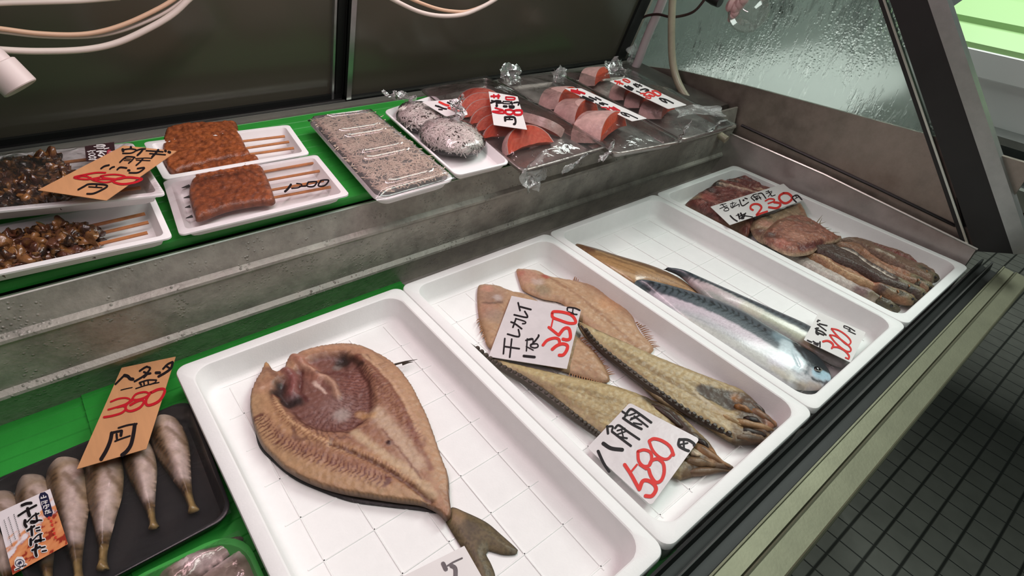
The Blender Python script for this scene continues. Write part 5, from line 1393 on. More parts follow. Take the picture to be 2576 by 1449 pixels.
# ---- liver skewers in stacked packs
def liver_pack(corners, h, rows, label, base_names, fh):
    q = upper_quad(corners, h)
    t = thing('foam_pack', q.p(.5, .5, -0.02), label, 'foam pack', 'stacked white packs of liver skewers')
    build('tray', tray_mesh(q, 0.007, 0.017, 0.005, 0.006), MS['foam_tray'], t, angle=30)
    for i, (v, u0, u1, us, seed) in enumerate(rows):
        L_ = thing('liver_skewer', q.p((u0 + u1) / 2, v, -0.012), base_names[i], 'skewer', 'skewers of glazed eel liver')
        g = M(); cols = []
        n = int((u1 - u0) * q.w / 0.012)
        rs = np.random.default_rng(seed)
        for k in range(n):
            u = u0 + (u1 - u0) * (k + 0.5) / n
            for j in range(3):
                c0 = q.p(u + rs.uniform(-.02, .02), v + rs.uniform(-.05, .05), -0.006 + rs.uniform(-0.003, 0.005))
                b0 = len(g.v)
                g.ball(c0, rs.uniform(0.0045, 0.0095, 3), None, 18, 12, 0.013, 190, rs.uniform(0, 50))
                cc = [c(62, 36, 26), c(96, 60, 42), c(128, 86, 52), c(44, 28, 22), c(84, 48, 36)][rs.integers(0, 5)]
                cols += [cc] * (len(g.v) - b0)
        vn = np.array([noise.fractal(Vector(q_) * 150, 1.0, 2.0, 3) for q_ in g.v])[:, None]
        build('liver', g, MS['liver'], L_, vcol=np.array(cols) * (1 - smooth(vn, 0.0, 0.5)) + c(150, 104, 58) * smooth(vn, 0.0, 0.5) * 0.8, angle=80)
        k_ = M(); k_.tube([q.p(u0, v, -0.010), q.p(us, v + 0.01, -0.0045)], [0.0017, 0.0019], 6)
        build('stick', k_, MS['bamboo'], L_)
    return t, q


lp, ql1 = liver_pack([(-300, 752), (434, 596), (385, 488), (-240, 610)], 0.0, [(0.25, 0.05, 0.68, 0.91, 1), (0.46, 0.05, 0.72, 0.93, 2), (0.66, 0.05, 0.66, 0.93, 3)], 'lower white foam pack of liver skewers under another pack', ['liver skewer at the front of the lower pack', 'liver skewer in the middle of the lower pack', 'liver skewer at the back of the lower pack'], 0)
up, ql2 = liver_pack([(-300, 560), (417, 489), (333, 358), (-240, 412)], 0.031, [(0.20, 0.05, 0.62, 0.92, 11), (0.40, 0.05, 0.64, 0.94, 12), (0.60, 0.05, 0.66, 0.93, 13), (0.82, 0.05, 0.62, 0.9, 14)], 'upper white foam pack of liver skewers with a dark label', ['liver skewer nearest the front of the upper pack', 'second liver skewer from the front of the upper pack', 'third liver skewer from the front of the upper pack', 'liver skewer at the back of the upper pack'], 0)
g = M(); n1, n2 = 30, 16
vs = [ql2.p(u, v, 0.0015 + 0.0065 * math.sin(math.pi * min(1, u * 1.2)) * math.sin(math.pi * v) + 0.002 * noise.noise(Vector((u * 14, v * 7, 7)))) for v in np.linspace(0, 1, n2) for u in np.linspace(0, 1, n1)]
g.add(vs, [(j * n1 + i, j * n1 + i + 1, (j + 1) * n1 + i + 1, (j + 1) * n1 + i) for j in range(n2 - 1) for i in range(n1 - 1)])
uf = build('cling_film', g, MS['film_pack'], up)
plK = PU(0.040)
a_, b_, c_, d_ = [plK.at(*p) for p in ((213, 368), (287, 357), (291, 400), (217, 406))]
qk = Quad(d_, c_, b_, a_)
g = M(); g.loft([qk.ring(0, -0.0003, 0.001), qk.ring(0, 0.0, 0.001)])
lk = build('printed_label', g, MS['label_dark'], up, smooth=False); lk['label'] = 'dark brown label with white brush lettering'
ko, ks = (200, 340), 16.1
writing('label_lettering', [([(690, 410), (950, 390), (1040, 430), (870, 470)], 36), ([(580, 465), (850, 470)], 22), ([(700, 530), (900, 540), (1000, 500)], 26), ([(690, 665), (860, 640), (1080, 660)], 38), ([(860, 640), (850, 740)], 46), ([(800, 740), (880, 700), (1010, 790)], 36), ([(765, 805), (925, 860)], 54), ([(990, 560), (1190, 515)], 30),
            ([(310, 665), (650, 605)], 20), ([(370, 700), (450, 620), (560, 690)], 16), ([(360, 770), (500, 720), (640, 770), (500, 820), (360, 780)], 20), ([(360, 880), (500, 840), (680, 890), (520, 930), (370, 890)], 20), ([(380, 990), (740, 985)], 26), ([(420, 850), (430, 990)], 16), ([(600, 850), (640, 980)], 18)], ko, ks, plK, MS['white_ink'], lk, 0.0004)
writing('label_patch', [([(1200, 640), (1180, 850)], 170)], ko, ks, plK, MS['label_red'], lk, 0.0003, 1.0)
writing('patch_lettering', [([(1180, 690), (1380, 640)], 24), ([(1210, 760), (1340, 740)], 26), ([(1280, 640), (1270, 780)], 20), ([(1170, 840), (1210, 830)], 40)], ko, ks, plK, MS['pink'], lk, 0.0006, 1.0)

# ================================================================== WHITEBAIT
def worms(place, n, L_, r, seed):
    rs = np.random.default_rng(seed)
    g = M()
    for i in range(n):
        p, nrm = place(rs)
        a = rs.uniform(0, 2 * math.pi)
        t = np.array([math.cos(a), math.sin(a), 0.0]); t = t - nrm * (t @ nrm); t /= np.linalg.norm(t)
        s_ = np.cross(nrm, t)
        l = L_ * rs.uniform(0.6, 1.15); cv = rs.uniform(-0.6, 0.6)
        pts = [p + t * l * k + s_ * cv * l * (4 * k * k) + nrm * r * rs.uniform(0, 1.2) for k in (-0.5, -0.2, 0.15, 0.5)]
        g.tube(pts, [r * 0.5, r, r * 0.9, r * 0.3], 5, caps=False)
    return g


q = upper_quad([(950, 508), (1148, 451), (938, 281), (772, 302)], 0.0)
t = thing('whitebait_pack', q.p(.5, .5, -0.018), 'long white tray of dried whitebait under a ridged clear lid', 'food pack')
build('tray', tray_mesh(q, 0.005, 0.016, 0.005, 0.016), MS['foam_tray'], t, angle=30)
bed = M(); bed.loft([q.ring(0.011, -0.0155, 0.012), q.ring(0.011, 0.0015, 0.012), q.ring(0.018, 0.003, 0.010)])
g = worms(lambda rs: (q.p(rs.uniform(.07, .93), rs.uniform(.04, .96), 0.0036 + rs.uniform(0, .0018)), q.n), 1500, 0.016, 0.00105, 3)
tag(build('dried_whitebait', g, MS['whitebait_tan'], None), 'mass of tiny tan dried whitebait filling the lidded tray', 'whitebait', kind='stuff')
b2 = build('bedding', bed, MS['whitebait_core'], t); b2['label'] = 'packed whitebait underneath'
lid = M()
N1, N2 = 14, 90
vs = []
for v in np.linspace(0, 1, N2):
    for u in np.linspace(0, 1, N1):
        e_ = min(u, 1 - u) * q.w; f_ = min(v, 1 - v) * q.d
        hgt = 0.0095 * float(smooth(np.array([min(e_, f_)]), 0.002, 0.010)[0])
        rid = sum(math.exp(-((v - vc) / 0.008) ** 2) for vc in (0.09, 0.36, 0.44, 0.64, 0.72, 0.92)) * 0.0042 * float(smooth(np.array([e_]), 0.018, 0.024)[0])
        vs.append(q.p(u, v, 0.0008 + hgt + rid))
lid.add(vs, [(j * N1 + i, j * N1 + i + 1, (j + 1) * N1 + i + 1, (j + 1) * N1 + i) for j in range(N2 - 1) for i in range(N1 - 1)])
build('lid', lid, MS['lid'], t, angle=60)

q = upper_quad([(1149, 441), (1285, 409), (1092, 238), (964, 278)], 0.0)
t = thing('foam_tray_small', q.p(.5, .5, -0.018), 'narrow white tray holding two knotted bags of whitebait', 'tray')
t.name = 'shallow_tray'
WL['shallow_tray'] = WL['foam_tray_small']
build('tray_shell', tray_mesh(q, 0.004, 0.014, 0.005, 0.012), MS['foam_tray'], t, angle=30)
def crumple(name, c0, ax, size, seed, parent, mat_=None, n=16, amp=0.35):
    """a wrung, crumpled piece of film"""
    g = M(); a0, a1 = np.array(ax[0]), np.array(ax[1])
    nn = np.cross(a0, a1); nn = nn / np.linalg.norm(nn)
    vs = []
    for j in range(n):
        for i in range(n):
            s_, t_ = i / (n - 1) - .5, j / (n - 1) - .5
            k_ = noise.noise_vector(Vector((s_ * 2.8 + seed, t_ * 2.8, seed))) + 0.3 * noise.noise_vector(Vector((s_ * 8, t_ * 8 + seed, seed)))
            vs.append(np.array(c0) + a0 * s_ + a1 * t_ + size * amp * np.array(k_))
    g.add(vs, [(j * n + i, j * n + i + 1, (j + 1) * n + i + 1, (j + 1) * n + i) for j in range(n - 1) for i in range(n - 1)])
    return build(name, g, mat_ or MS['film_loose'], parent, angle=30)


def bag(cu, cv, ru, rv, hh, label, seed, knot, kdir, n):
    base = q.p(cu, cv, -0.012)
    U = (q.c[1] - q.c[0]); U = U / np.linalg.norm(U)
    V = (q.c[3] - q.c[0]); V = V / np.linalg.norm(V)
    Ax = np.array([U, np.cross(q.n, U), q.n])
    b = thing('whitebait_bag', base, label, 'bag', 'knotted bags of whitebait')
    core = M(); core.ball(base + q.n * hh * 0.45, (ru * .86, rv * .86, hh * .43), Ax, 22, 12)
    k = build('whitebait_core', core, MS['whitebait_core'], b)
    def place(rs):
        th = math.acos(rs.uniform(0.02, 1)); ph = rs.uniform(0, 2 * math.pi)
        d = np.array([math.sin(th) * math.cos(ph), math.sin(th) * math.sin(ph), math.cos(th)])
        p_ = base + q.n * hh * 0.45 + Ax.T @ (d * np.array([ru, rv, hh * .5]) * 0.92)
        nr = Ax.T @ (d / np.array([ru, rv, hh * .5])); return p_, nr / np.linalg.norm(nr)
    w_ = build('boiled_whitebait', worms(place, n, 0.0175, 0.00140, seed), MS['whitebait'], b)
    w_['kind'] = 'stuff'
    s_ = M(); s_.ball(base + q.n * hh * 0.48, (ru * 1.04, rv * 1.04, hh * .54), Ax, 30, 16, 0.004, 45, seed)
    build('bag_film', s_, MS['film'], b)
    kp = PU(hh - 0.012).at(*knot)
    ks = M()
    ks.tube([kp + np.array(kdir) * 0.4 * -0.02, kp], [0.012, 0.0045], 12, caps=False)
    build('bag_knot', ks, MS['film_loose'], b)
    crumple('bag_top', kp + np.array(kdir) * 0.018, (np.array(kdir) * 0.036, np.cross(kdir, (0.2, 0.5, 0.8)) * 0.034), 0.04, seed, b, amp=0.42)
    return b


bag(0.50, 0.40, 0.047, 0.056, 0.036, 'clear knotted bag of whitebait at the front of the narrow tray', 4, (1150, 297), (0.55, 0.35, 0.75), 620)
bag(0.42, 0.74, 0.042, 0.050, 0.030, 'clear knotted bag of whitebait behind the other bag, its top twisted left', 9, (1030, 252), (-0.85, 0.35, 0.4), 380)
plN = plane3(PU(0.024).at(1062, 257), PU(0.034).at(1138, 251), PU(0.020).at(1122, 293))
o = card([(1060, 256), (1138, 250), (1161, 284), (1122, 293)], plN, MS['paper'], 'white price card tucked between the two whitebait bags', r=0.003)
writing('lettering', [([(390, 390), (480, 420)], 26), ([(440, 400), (560, 450), (630, 465)], 26), ([(460, 470), (540, 480)], 22), ([(700, 290), (780, 300)], 20), ([(650, 320), (800, 385)], 26), ([(830, 420), (880, 450)], 22)], (1050, 220), 8.587, plN, MS['ink'], o)
writing('price_figures', [([(470, 310), (600, 370), (680, 390)], 34), ([(660, 440), (760, 430), (850, 490), (910, 515), (860, 530), (760, 480), (660, 440)], 24)], (1050, 220), 8.587, plN, MS['red'], o, 0.0006)

# ================================================================== SALMON
def salmon_slice(base, u, w, a, b, th, lean, label, group, seed):
    """one cut of fillet: arched skin over orange flesh; u across, w the cut face's normal"""
    u = np.array(u, float); u /= np.linalg.norm(u)
    w = np.array(w, float); w = w - u * (u @ w); w /= np.linalg.norm(w)
    up = np.array([0, 0, 1.0]); up = up - u * (up @ u)
    up /= np.linalg.norm(up)
    v = up * math.cos(lean) - w * math.sin(lean)
    wn = np.cross(u, v); wn = wn if wn @ w > 0 else -wn
    t = thing('salmon_slice', base, label, 'salmon slice', group)
    n = 22
    rs = np.random.default_rng(seed)
    xs = np.linspace(-1, 1, n)
    top = [(a * x, b * max(0.0, 1 - abs(x) ** 2.4) ** 0.62) for x in xs]
    bot = [(a * x * 0.97, 0.16 * b * (1 - x * x) + 0.03 * b * noise.noise(Vector((x * 4, seed, 0)))) for x in xs]
    P = lambda p, k: np.array(base) + u * p[0] + v * (p[1] + 0.001) + wn * k
    m_rows = 8
    g = M(); cols = []
    for k in (th / 2, -th / 2):
        b0 = len(g.v)
        vs = []
        for j in range(m_rows):
            f_ = j / (m_rows - 1)
            for i in range(n):
                p = (bot[i][0] * (1 - f_) + top[i][0] * 0.985 * f_, bot[i][1] * (1 - f_) + top[i][1] * 0.985 * f_)
                vs.append(P(p, k))
                line = 0.5 + 0.5 * math.sin(p[0] * 620 + 3 * abs(p[1]) * 200 + 2 * noise.noise(Vector((p[0] * 60, p[1] * 60, seed))))
                cc = c(192, 58, 30) * (1 - 0.28 * line) + c(224, 124, 86) * 0.28 * line
                cols.append(cc)
        g.add(vs, [(j * n + i, j * n + i + 1, (j + 1) * n + i + 1, (j + 1) * n + i) for j in range(m_rows - 1) for i in range(n - 1)])
    vs = [P(q_, th / 2) for q_ in bot] + [P(q_, -th / 2) for q_ in bot]
    g.add(vs, [(i, i + 1, n + i + 1, n + i) for i in range(n - 1)]); cols += [c(196, 84, 50)] * (2 * n)
    build('flesh', g, MS['salmon'], t, vcol=np.array(cols), angle=50)
    s_ = M()
    o1 = [(x * 1.0, y) for x, y in top]
    rows = []
    for k, sc in ((th / 2, 0.985), (th / 2 + 0.0002, 1.015), (th / 4, 1.03), (-th / 4, 1.03), (-th / 2 - 0.0002, 1.015), (-th / 2, 0.985)):
        rows.append([P((x * sc, y * sc), k) for x, y in top])
    s_.loft(rows, False, False, closed=False)
    build('skin', s_, MS['salmon_skin'], t, angle=60)
    return t


def pan(corners, h, label):
    qq = upper_quad(corners, h)
    tt = thing('steel_pan', qq.p(.5, .5, -0.018), label, 'pan', 'shallow steel pans of salmon')
    build('pan_shell', tray_mesh(qq, 0.005, 0.016, 0.005, 0.012, 0.001), MS['pan'], tt, angle=30)
    return tt, qq


def wrap(qq, humps, seed, parent, over=0.004):
    g = M(); n1, n2 = 30, 44
    vs = []
    for v in np.linspace(-0.01, 1.01, n2):
        for u in np.linspace(-0.01, 1.01, n1):
            h_ = 0.0015
            for (hu, hv, su, sv, hz) in humps:
                h_ = max(h_, hz * math.exp(-((u - hu) / su) ** 2 - ((v - hv) / sv) ** 2))
            edge_ = float(smooth(np.array([min(u + .01, 1.01 - u, v + .01, 1.01 - v)]), 0.0, 0.10)[0])
            k_ = noise.noise(Vector((u * 6 + v * 3, v * 9, seed))) * 0.0022 + noise.noise(Vector((u * 20 - v * 8, v * 16, seed))) * 0.0009
            vs.append(qq.p(u, v, 0.0012 + (h_ + k_) * edge_))
    g.add(vs, [(j * n1 + i, j * n1 + i + 1, (j + 1) * n1 + i + 1, (j + 1) * n1 + i) for j in range(n2 - 1) for i in range(n1 - 1)])
    return build('cling_film', g, MS['film'], parent, angle=60)


t1, q1 = pan([(1313, 430), (1536, 366), (1224, 193), (1056, 224)], 0.0, 'steel pan of fanned orange salmon slices under cling film, left of three')
t2, q2 = pan([(1549, 386), (1715, 356), (1400, 182), (1248, 198)], 0.0, 'middle steel pan of salmon, with pale-skinned pieces under film')
t3, q3 = pan([(1718, 351), (1850, 313), (1578, 172), (1408, 181)], 0.0, 'steel pan of salmon nearest the end wall, film gathered at its front corner')
U1 = (0.86, -0.50, 0.0); W1 = (-0.45, -0.85, 0.3)
for i, (px, py, a, b) in enumerate([(1208, 272, .042, .036), (1218, 285, .042, .036), (1230, 300, .042, .035), (1244, 317, .041, .034), (1258, 335, .040, .032), (1274, 352, .038, .030)]):
    w_ = ['at the far end of the fan', 'second from the far end of the fan', 'third from the far end of the fan', 'third from the near end of the fan', 'second from the near end of the fan', 'at the near end of the fan'][i]
    salmon_slice(PU(-0.0135).at(px, py), U1, W1, a * 1.08, b * 1.1, 0.011, 0.50, 'orange salmon slice standing ' + w_ + ' in the left pan', 'salmon slices in the left pan', 20 + i)
salmon_slice(PU(-0.0135).at(1332, 378), (0.95, 0.05, 0.0), (-0.05, -0.9, 0.4), 0.052, 0.050, 0.018, 0.62, 'broad bright orange salmon slice lying in front of the fan in the left pan', 'salmon slices in the left pan', 31)
salmon_slice(PU(-0.0135).at(1352, 318), (0.35, -0.9, 0.0), (0.8, 0.4, 0.3), 0.050, 0.032, 0.020, 0.7, 'salmon slice with pinkish-white belly at the right side of the left pan', 'salmon slices in the left pan', 32)
U2 = (0.92, 0.30, 0.0); W2 = (0.30, -0.92, 0.25)
for i, (px, py, a, b, th) in enumerate([(1408, 262, .046, .032, .045), (1448, 296, .050, .034, .05), (1508, 338, .058, .040, .06)]):
    salmon_slice(PU(-0.0135).at(px, py), U2, W2, a, b, th, 0.25, 'pale-skinned salmon piece ' + ['at the back', 'in the middle', 'at the front with its orange cut face showing'][i] + ' of the middle pan', 'salmon pieces in the middle pan', 40 + i)
for i, (px, py, a, b, th) in enumerate([(1496, 208, .040, .032, .04), (1568, 243, .038, .026, .035), (1606, 262, .038, .026, .035), (1652, 288, .040, .028, .05)]):
    salmon_slice(PU(-0.0135).at(px, py), U2, W2, a, b, th, 0.25, ['salmon piece standing alone at the back of the end pan', 'silver-skinned salmon piece second from the back of the end pan', 'silver-skinned salmon piece third from the back of the end pan', 'silver-skinned salmon piece with orange cut face at the front of the end pan'][i], 'salmon pieces in the end pan', 50 + i)
wrap(q1, [(0.5, 0.40, 0.5, 0.35, 0.022), (0.45, 0.7, 0.5, 0.2, 0.026)], 1.0, t1)
wrap(q2, [(0.4, 0.45, 0.5, 0.35, 0.022)], 2.0, t2)
wrap(q3, [(0.45, 0.50, 0.5, 0.40, 0.020)], 3.0, t3)
def at_(p, h): return PU(h).at(*p)
crumple('film_fold', at_((1345, 435), -0.012), ((0.075, 0.03, 0.004), (0.0, -0.014, -0.030)), 0.03, 3.3, t1)
crumple('film_fold', at_((1345, 455), -0.024), ((0.035, 0.02, 0.0), (0.0, -0.01, -0.022)), 0.03, 6.3, t1)
crumple('film_fold', at_((1528, 384), -0.004), ((0.040, 0.02, 0.008), (0.0, -0.010, 0.022)), 0.03, 4.4, t1)
crumple('film_fold', at_((1450, 405), -0.004), ((0.09, 0.03, 0.004), (0.0, -0.006, 0.008)), 0.018, 5.4, t1)
crumple('film_fold', at_((1285, 188), 0.010), ((0.05, 0.0, 0.0), (0.0, 0.01, 0.030)), 0.035, 7.7, t2)
crumple('film_fold', at_((1720, 333), 0.006), ((0.040, 0.015, 0.004), (0.0, -0.008, 0.022)), 0.03, 8.8, t2)
crumple('film_fold', at_((1800, 318), 0.000), ((0.085, 0.02, 0.004), (0.0, -0.012, 0.012)), 0.022, 9.9, t3)
crumple('film_fold', at_((1545, 168), 0.014), ((0.06, 0.0, 0.0), (0.0, 0.01, 0.03)), 0.04, 10.7, t3)
crumple('film_fold', at_((1410, 186), 0.006), ((0.04, 0.0, 0.0), (0.0, 0.01, 0.02)), 0.03, 11.7, t3)
crumple('film_fold', at_((1760, 280), 0.006), ((0.09, -0.05, 0.0), (0.02, 0.03, 0.008)), 0.02, 12.7, t3)

so, ss = (1050, 220), 8.587
pS = plane3(PU(0.026).at(1229, 231), PU(0.026).at(1302, 243), PU(0.024).at(1242, 314))
o = card([(1229, 230), (1302, 243), (1326, 326), (1242, 314)], pS, MS['paper'], 'white price card reading 300 on the fanned salmon in the left pan', r=0.001)
writing('lettering', [([(1590, 330), (1700, 290), (1800, 300)], 34), ([(1600, 280), (1780, 330)], 24), ([(1700, 340), (1850, 330)], 24), ([(1850, 300), (2000, 310), (2000, 350), (1850, 345)], 20), ([(2030, 310), (2050, 360)], 32), ([(2080, 330), (2190, 320), (2180, 380)], 28), ([(1715, 375), (1715, 405)], 42), ([(1865, 405), (1930, 410)], 40), ([(1980, 400), (2080, 405), (2070, 440), (1990, 430)], 30), ([(1890, 640), (1900, 720)], 38), ([(1890, 640), (2080, 640), (2120, 720), (2110, 785), (2080, 790)], 34), ([(1930, 690), (2060, 690)], 20), ([(1990, 640), (1990, 690)], 28)], so, ss, pS, MS['ink'], o)
writing('price_figures', [([(1590, 190), (1780, 185)], 30), ([(1650, 155), (1660, 220)], 28), ([(1750, 155), (1750, 230)], 36), ([(1910, 205), (1930, 258), (2090, 260), (2090, 215), (1910, 205)], 24), ([(1680, 440), (1850, 490), (1750, 510), (1620, 515)], 26), ([(1620, 520), (1750, 550), (1880, 550), (1850, 490)], 28), ([(1900, 490), (1920, 560), (2020, 580), (2080, 520), (2000, 480), (1900, 490)], 32), ([(2080, 500), (2110, 580), (2240, 580), (2250, 500), (2150, 490), (2080, 510)], 36)], so, ss, pS, MS['crimson'], o, 0.0006)
so, ss = (1400, 180), 7.576
pS = plane3(PU(0.026).at(1420, 222), PU(0.026).at(1461, 222), PU(0.025).at(1590, 305))
o = card([(1420, 222), (1462, 222), (1628, 298), (1590, 305)], pS, MS['paper'], 'white price card reading 300 on the middle pan of salmon', r=0.002)
writing('lettering', [([(500, 475), (600, 520), (700, 560)], 30), ([(620, 480), (760, 540)], 22), ([(560, 520), (660, 560)], 26), ([(740, 490), (850, 545)], 18), ([(740, 600), (830, 645)], 12), ([(820, 600), (900, 630)], 28), ([(860, 590), (980, 630)], 16), ([(1225, 780), (1270, 820), (1390, 860)], 14), ([(1230, 775), (1340, 800), (1550, 895)], 14), ([(1290, 800), (1340, 830)], 12)], so, ss, pS, MS['ink'], o)
writing('price_figures', [([(280, 350), (420, 380), (540, 420)], 28), ([(400, 340), (380, 400)], 24), ([(280, 375), (450, 425)], 20), ([(860, 680), (960, 690), (1020, 740), (1090, 760)], 16), ([(960, 720), (1060, 690), (1180, 750)], 18), ([(1000, 670), (1120, 750)], 14), ([(1080, 670), (1210, 745)], 16)], so, ss, pS, MS['crimson'], o, 0.0006)
pS = plane3(PU(0.026).at(1533, 204), PU(0.026).at(1578, 195), PU(0.025).at(1681, 274))
o = card([(1533, 204), (1578, 195), (1728, 264), (1681, 274)], pS, MS['paper'], 'white price card reading 300 on the pan of salmon nearest the end wall', r=0.003)
writing('lettering', [([(1300, 275), (1380, 330), (1440, 350)], 28), ([(1360, 280), (1460, 330)], 28), ([(1470, 240), (1540, 290)], 24), ([(1500, 230), (1630, 280)], 18), ([(1590, 240), (1560, 300)], 16), ([(1520, 370), (1600, 400)], 13), ([(1600, 350), (1690, 330), (1760, 360), (1690, 370)], 20), ([(1960, 510), (2020, 560), (2110, 595)], 18), ([(1965, 505), (2080, 530), (2230, 605)], 18), ([(2030, 520), (2090, 570)], 14)], so, ss, pS, MS['ink'], o)
writing('price_figures', [([(1110, 180), (1180, 200), (1270, 240)], 22), ([(1180, 180), (1150, 240)], 18), ([(1210, 180), (1200, 240)], 18), ([(1265, 150), (1320, 145), (1400, 190), (1360, 205), (1265, 160)], 16), ([(1600, 415), (1700, 420), (1660, 450), (1780, 470), (1790, 510), (1700, 490)], 18), ([(1700, 410), (1760, 390), (1870, 440), (1850, 470), (1760, 440)], 20), ([(1820, 370), (1900, 370), (1990, 430), (1930, 460), (1830, 390)], 20)], so, ss, pS, MS['red'], o, 0.0006)

# ================================================================== CABLES, HOSE, FITTINGS
def cable(px, Y, r, mat_, label, name='cable', cat='cable', group=None, n=10):
    pts = open_curve([at(x, y, Y=Y + (0 if len(q_) < 3 else q_[2])) for q_ in px for (x, y) in [q_[:2]]], 8)
    k = M(); k.tube(pts, r, n)
    return tag(build(name, k, mat_), label, cat, group)


GC = 'pale cables looped in front of the back doors'
cable([(-120, 16), (0, 8), (100, 5), (200, 2), (300, -6)], 0.86, 0.0030, MS['cable'], 'white cable running along the very top left', group=GC)
cable([(-120, 58), (0, 72), (95, 84), (190, 87), (258, 78), (326, 56), (394, 24), (435, 0), (470, -26)], 0.845, 0.0026, MS['cable_orange'], 'peach cable, upper of the three loops at the top left', group=GC)
cable([(-120, 64), (0, 79), (109, 91), (218, 92), (294, 80), (367, 54), (421, 27), (457, 0), (490, -26)], 0.85, 0.0024, MS['cable'], 'thin white cable, middle of the three loops at the top left', group=GC)
cable([(-120, 112), (0, 125), (109, 129), (218, 124), (299, 106), (381, 68), (435, 35), (473, 0), (505, -30)], 0.84, 0.0036, MS['cable'], 'thick white cable, lowest of the three loops at the top left', group=GC)
cable([(960, -20), (991, 0), (1053, 29), (1108, 40), (1162, 37), (1203, 22), (1244, 0), (1270, -20)], 0.85, 0.0034, MS['cable'], 'pale cable, outer loop at the top middle', group=GC)
cable([(1000, -20), (1040, 0), (1094, 20), (1135, 28), (1176, 28.5), (1217, 14), (1240, 0), (1262, -18)], 0.855, 0.0028, MS['cable_orange'], 'peach cable, inner loop at the top middle', group=GC)


def xtube(px, X, r, n=10):
    pts = open_curve([at(x, y, X=X + (0 if len(q_) < 3 else q_[2])) for q_ in px for (x, y) in [q_[:2]]], 8)
    k = M(); k.tube(pts, r, n)
    return k


tag(build('hose', xtube([(1694, -30), (1690, 40), (1690, 130), (1698, 185), (1718, 232), (1752, 275), (1800, 330), (1828, 352)], 1.185, 0.0085, 12), MS['hose']), 'cloudy drain hose hanging down past the end pan', 'hose')
wp = build('drain_pipe', xtube([(1678, -30), (1655, 30), (1625, 100), (1600, 165), (1578, 186)], 1.205, 0.0105, 14), MS['pipe'])
tag(wp, 'white pipe running down the corner behind the hose', 'pipe')
crumple('film_scrap', at(1592, 140, X=1.195), ((0.028, 0.0, 0.01), (0.0, 0.01, 0.045)), 0.035, 21.0, wp)
tag(build('power_cord', xtube([(1785, -25), (1768, 5), (1740, 32), (1692, 43), (1650, 36), (1612, 48), (1587, 88), (1565, 150), (1560, 175)], 1.195, 0.0030, 8), MS['brown_cord']), 'thin brown cord curving across the hose to the corner', 'cord')

# white plastic fitting at the left edge
A = at(53, 223, Y=0.80); B = at(-80, 92, Y=0.82)
d = (B - A) / np.linalg.norm(B - A)
k = M(); k.tube([A, A + d * .001, A + d * 0.026, A + d * 0.027], [0.0172, 0.0182, 0.0182, 0.0172], 20)
ft = tag(build('plastic_fitting', k, MS['socket']), 'white stepped plastic pipe end poking in from the left', 'fitting')
k = M(); k.tube([A + d * 0.0272, A + d * 0.11], [0.0152, 0.0152], 20); build('tube', k, MS['socket'], ft)

# clip with a suction cup on the end pane
cc = at(1862, 30, X=1.246)
sc = thing('suction_clip', cc, 'clear suction cup with a pink clip stuck on the misted end pane', 'clip')
def lathe_x(c0, prof, n=28):
    g = M()
    ax = np.array([-0.86, -0.42, 0.30]); ax /= np.linalg.norm(ax)
    u = np.cross(ax, (0, 0, 1)); u /= np.linalg.norm(u); w_ = np.cross(ax, u)
    g.loft([[c0 + ax * h + r_ * (math.cos(a) * u + math.sin(a) * w_) for a in np.linspace(0, 2 * math.pi, n, endpoint=False)] for r_, h in prof], False, False)
    return g
ring_px = at(1884, 30, X=1.22)
build('cup', lathe_x(ring_px, [(0.0400, 0.0), (0.0415, 0.004), (0.0390, 0.008), (0.0330, 0.005), (0.0290, 0.003), (0.022, 0.007), (0.011, 0.011), (0.0005, 0.012)]), film_mat('clear_rubber', 0.25, 3.0, 0.05, 10, tint=(0.9, 0.95, 0.92), rough=0.05, white=(0.5, 0.52, 0.48)), sc)
k = M()
for (x, y, r_, s_) in ((1842, 12, 0.013, 0.9), (1850, 30, 0.010, 1.0), (1842, 42, 0.009, 1), (1862, 8, 0.012, 1), (1872, -4, 0.012, 1), (1852, 18, 0.012, 1), (1838, 46, 0.007, 1)):
    k.ball(at(x, y, X=1.205), (r_ * 1.05, r_ * 0.9, r_ * 1.15), None, 10, 8, 0.003, 60, x)
build('clip_body', k, MS['pink'], sc)
k = M(); k.tube([at(1770, -12, X=1.20), at(1796, -2, X=1.20), at(1812, 6, X=1.20)], [0.007, 0.012, 0.011], 10)
build('clip_arm', k, MS['black'], sc)

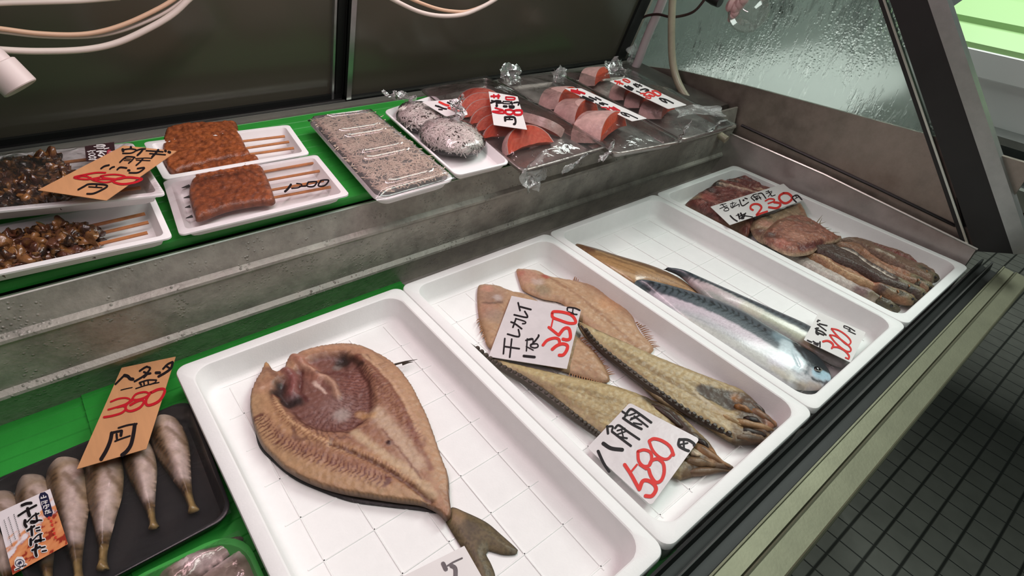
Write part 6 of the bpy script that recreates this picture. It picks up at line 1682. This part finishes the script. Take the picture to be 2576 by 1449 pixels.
# ================================================================== BEYOND THE CASE
BX = 1.60
bx = thing('foam_box', (1.85, 0.45, 0.16), 'white foam box with a lime green lid on the next stand, beyond the slanted post', 'box')
k = M()
yb = (-0.40, 0.455)
k.loft([[(BX + i, yb[0] + i, z), (BX + 0.75 - i, yb[0] + i, z), (BX + 0.75 - i, yb[1] - i, z), (BX + i, yb[1] - i, z)] for z, i in ((0.150, 0.022), (0.236, 0.012), (0.240, 0.0), (0.288, 0.0), (0.290, 0.004))])
build('body', k, MS['foam_tray'], bx, smooth=False)
k = M()
k.extrude_x([(0, 0), (0, 0)], 0, 0) if False else None
prof = [(0.006, 0.290), (0.008, 0.300), (0.09, 0.326), (0.092, 0.338), (0.22, 0.372), (0.30, 0.385), (0.74, 0.385), (0.74, 0.290)]
k.loft([[(BX + x, y, z) for x, z in prof] for y in (-0.39, 0.45)])
build('lid', k, MS['lime'], bx, smooth=False)
wbx = M()
wbx.loft([[(1.30 + i_, 0.47 + i_, z), (2.1 - i_, 0.47 + i_, z), (2.1 - i_, 0.86 - i_, z), (1.30 + i_, 0.86 - i_, z)] for z, i_ in ((0.0, 0.02), (0.10, 0.008), (0.104, 0.0), (0.138, 0.0), (0.142, 0.004))])
tag(build('foam_box', wbx, MS['foam_tray'], smooth=False), 'plain white closed foam box showing blurred through the misted end pane', 'box')
st_ = thing('steel_stand', (1.85, 0.4, -0.75), 'grey steel stand carrying the foam boxes beside the case', 'stand')
k = M(); k.box(1.55, 2.3, -0.45, 0.45, 0.135, 0.150); build('stand_top', k, MS['alu'], st_, smooth=False)
k = M(); k.box(1.28, 2.3, 0.45, 1.35, -0.012, 0.0); build('lower_top', k, MS['alu'], st_, smooth=False)
k = M(); k.box(1.46, 2.3, -0.45, 0.33, 0.06, 0.075); build('shelf', k, MS['alu'], st_, smooth=False)
k = M(); k.box(1.455, 1.475, -0.45, 0.335, 0.05, 0.088); build('shelf_edge', k, MS['bright_edge'], st_, smooth=False)
k = M(); k.box(1.48, 1.50, -0.45, 0.33, -0.02, 0.05); build('board', k, MS['rust'], st_, smooth=False)
for (x, y, zt_) in ((1.56, -0.44, .135), (1.56, 0.41, .135), (2.25, -0.44, .135), (2.25, 0.41, .135), (1.30, 1.3, -.012), (2.25, 1.3, -.012)):
    k = M(); k.box(x, x + 0.03, y, y + 0.03, -0.75, zt_); build('leg', k, MS['alu'], st_, smooth=False)
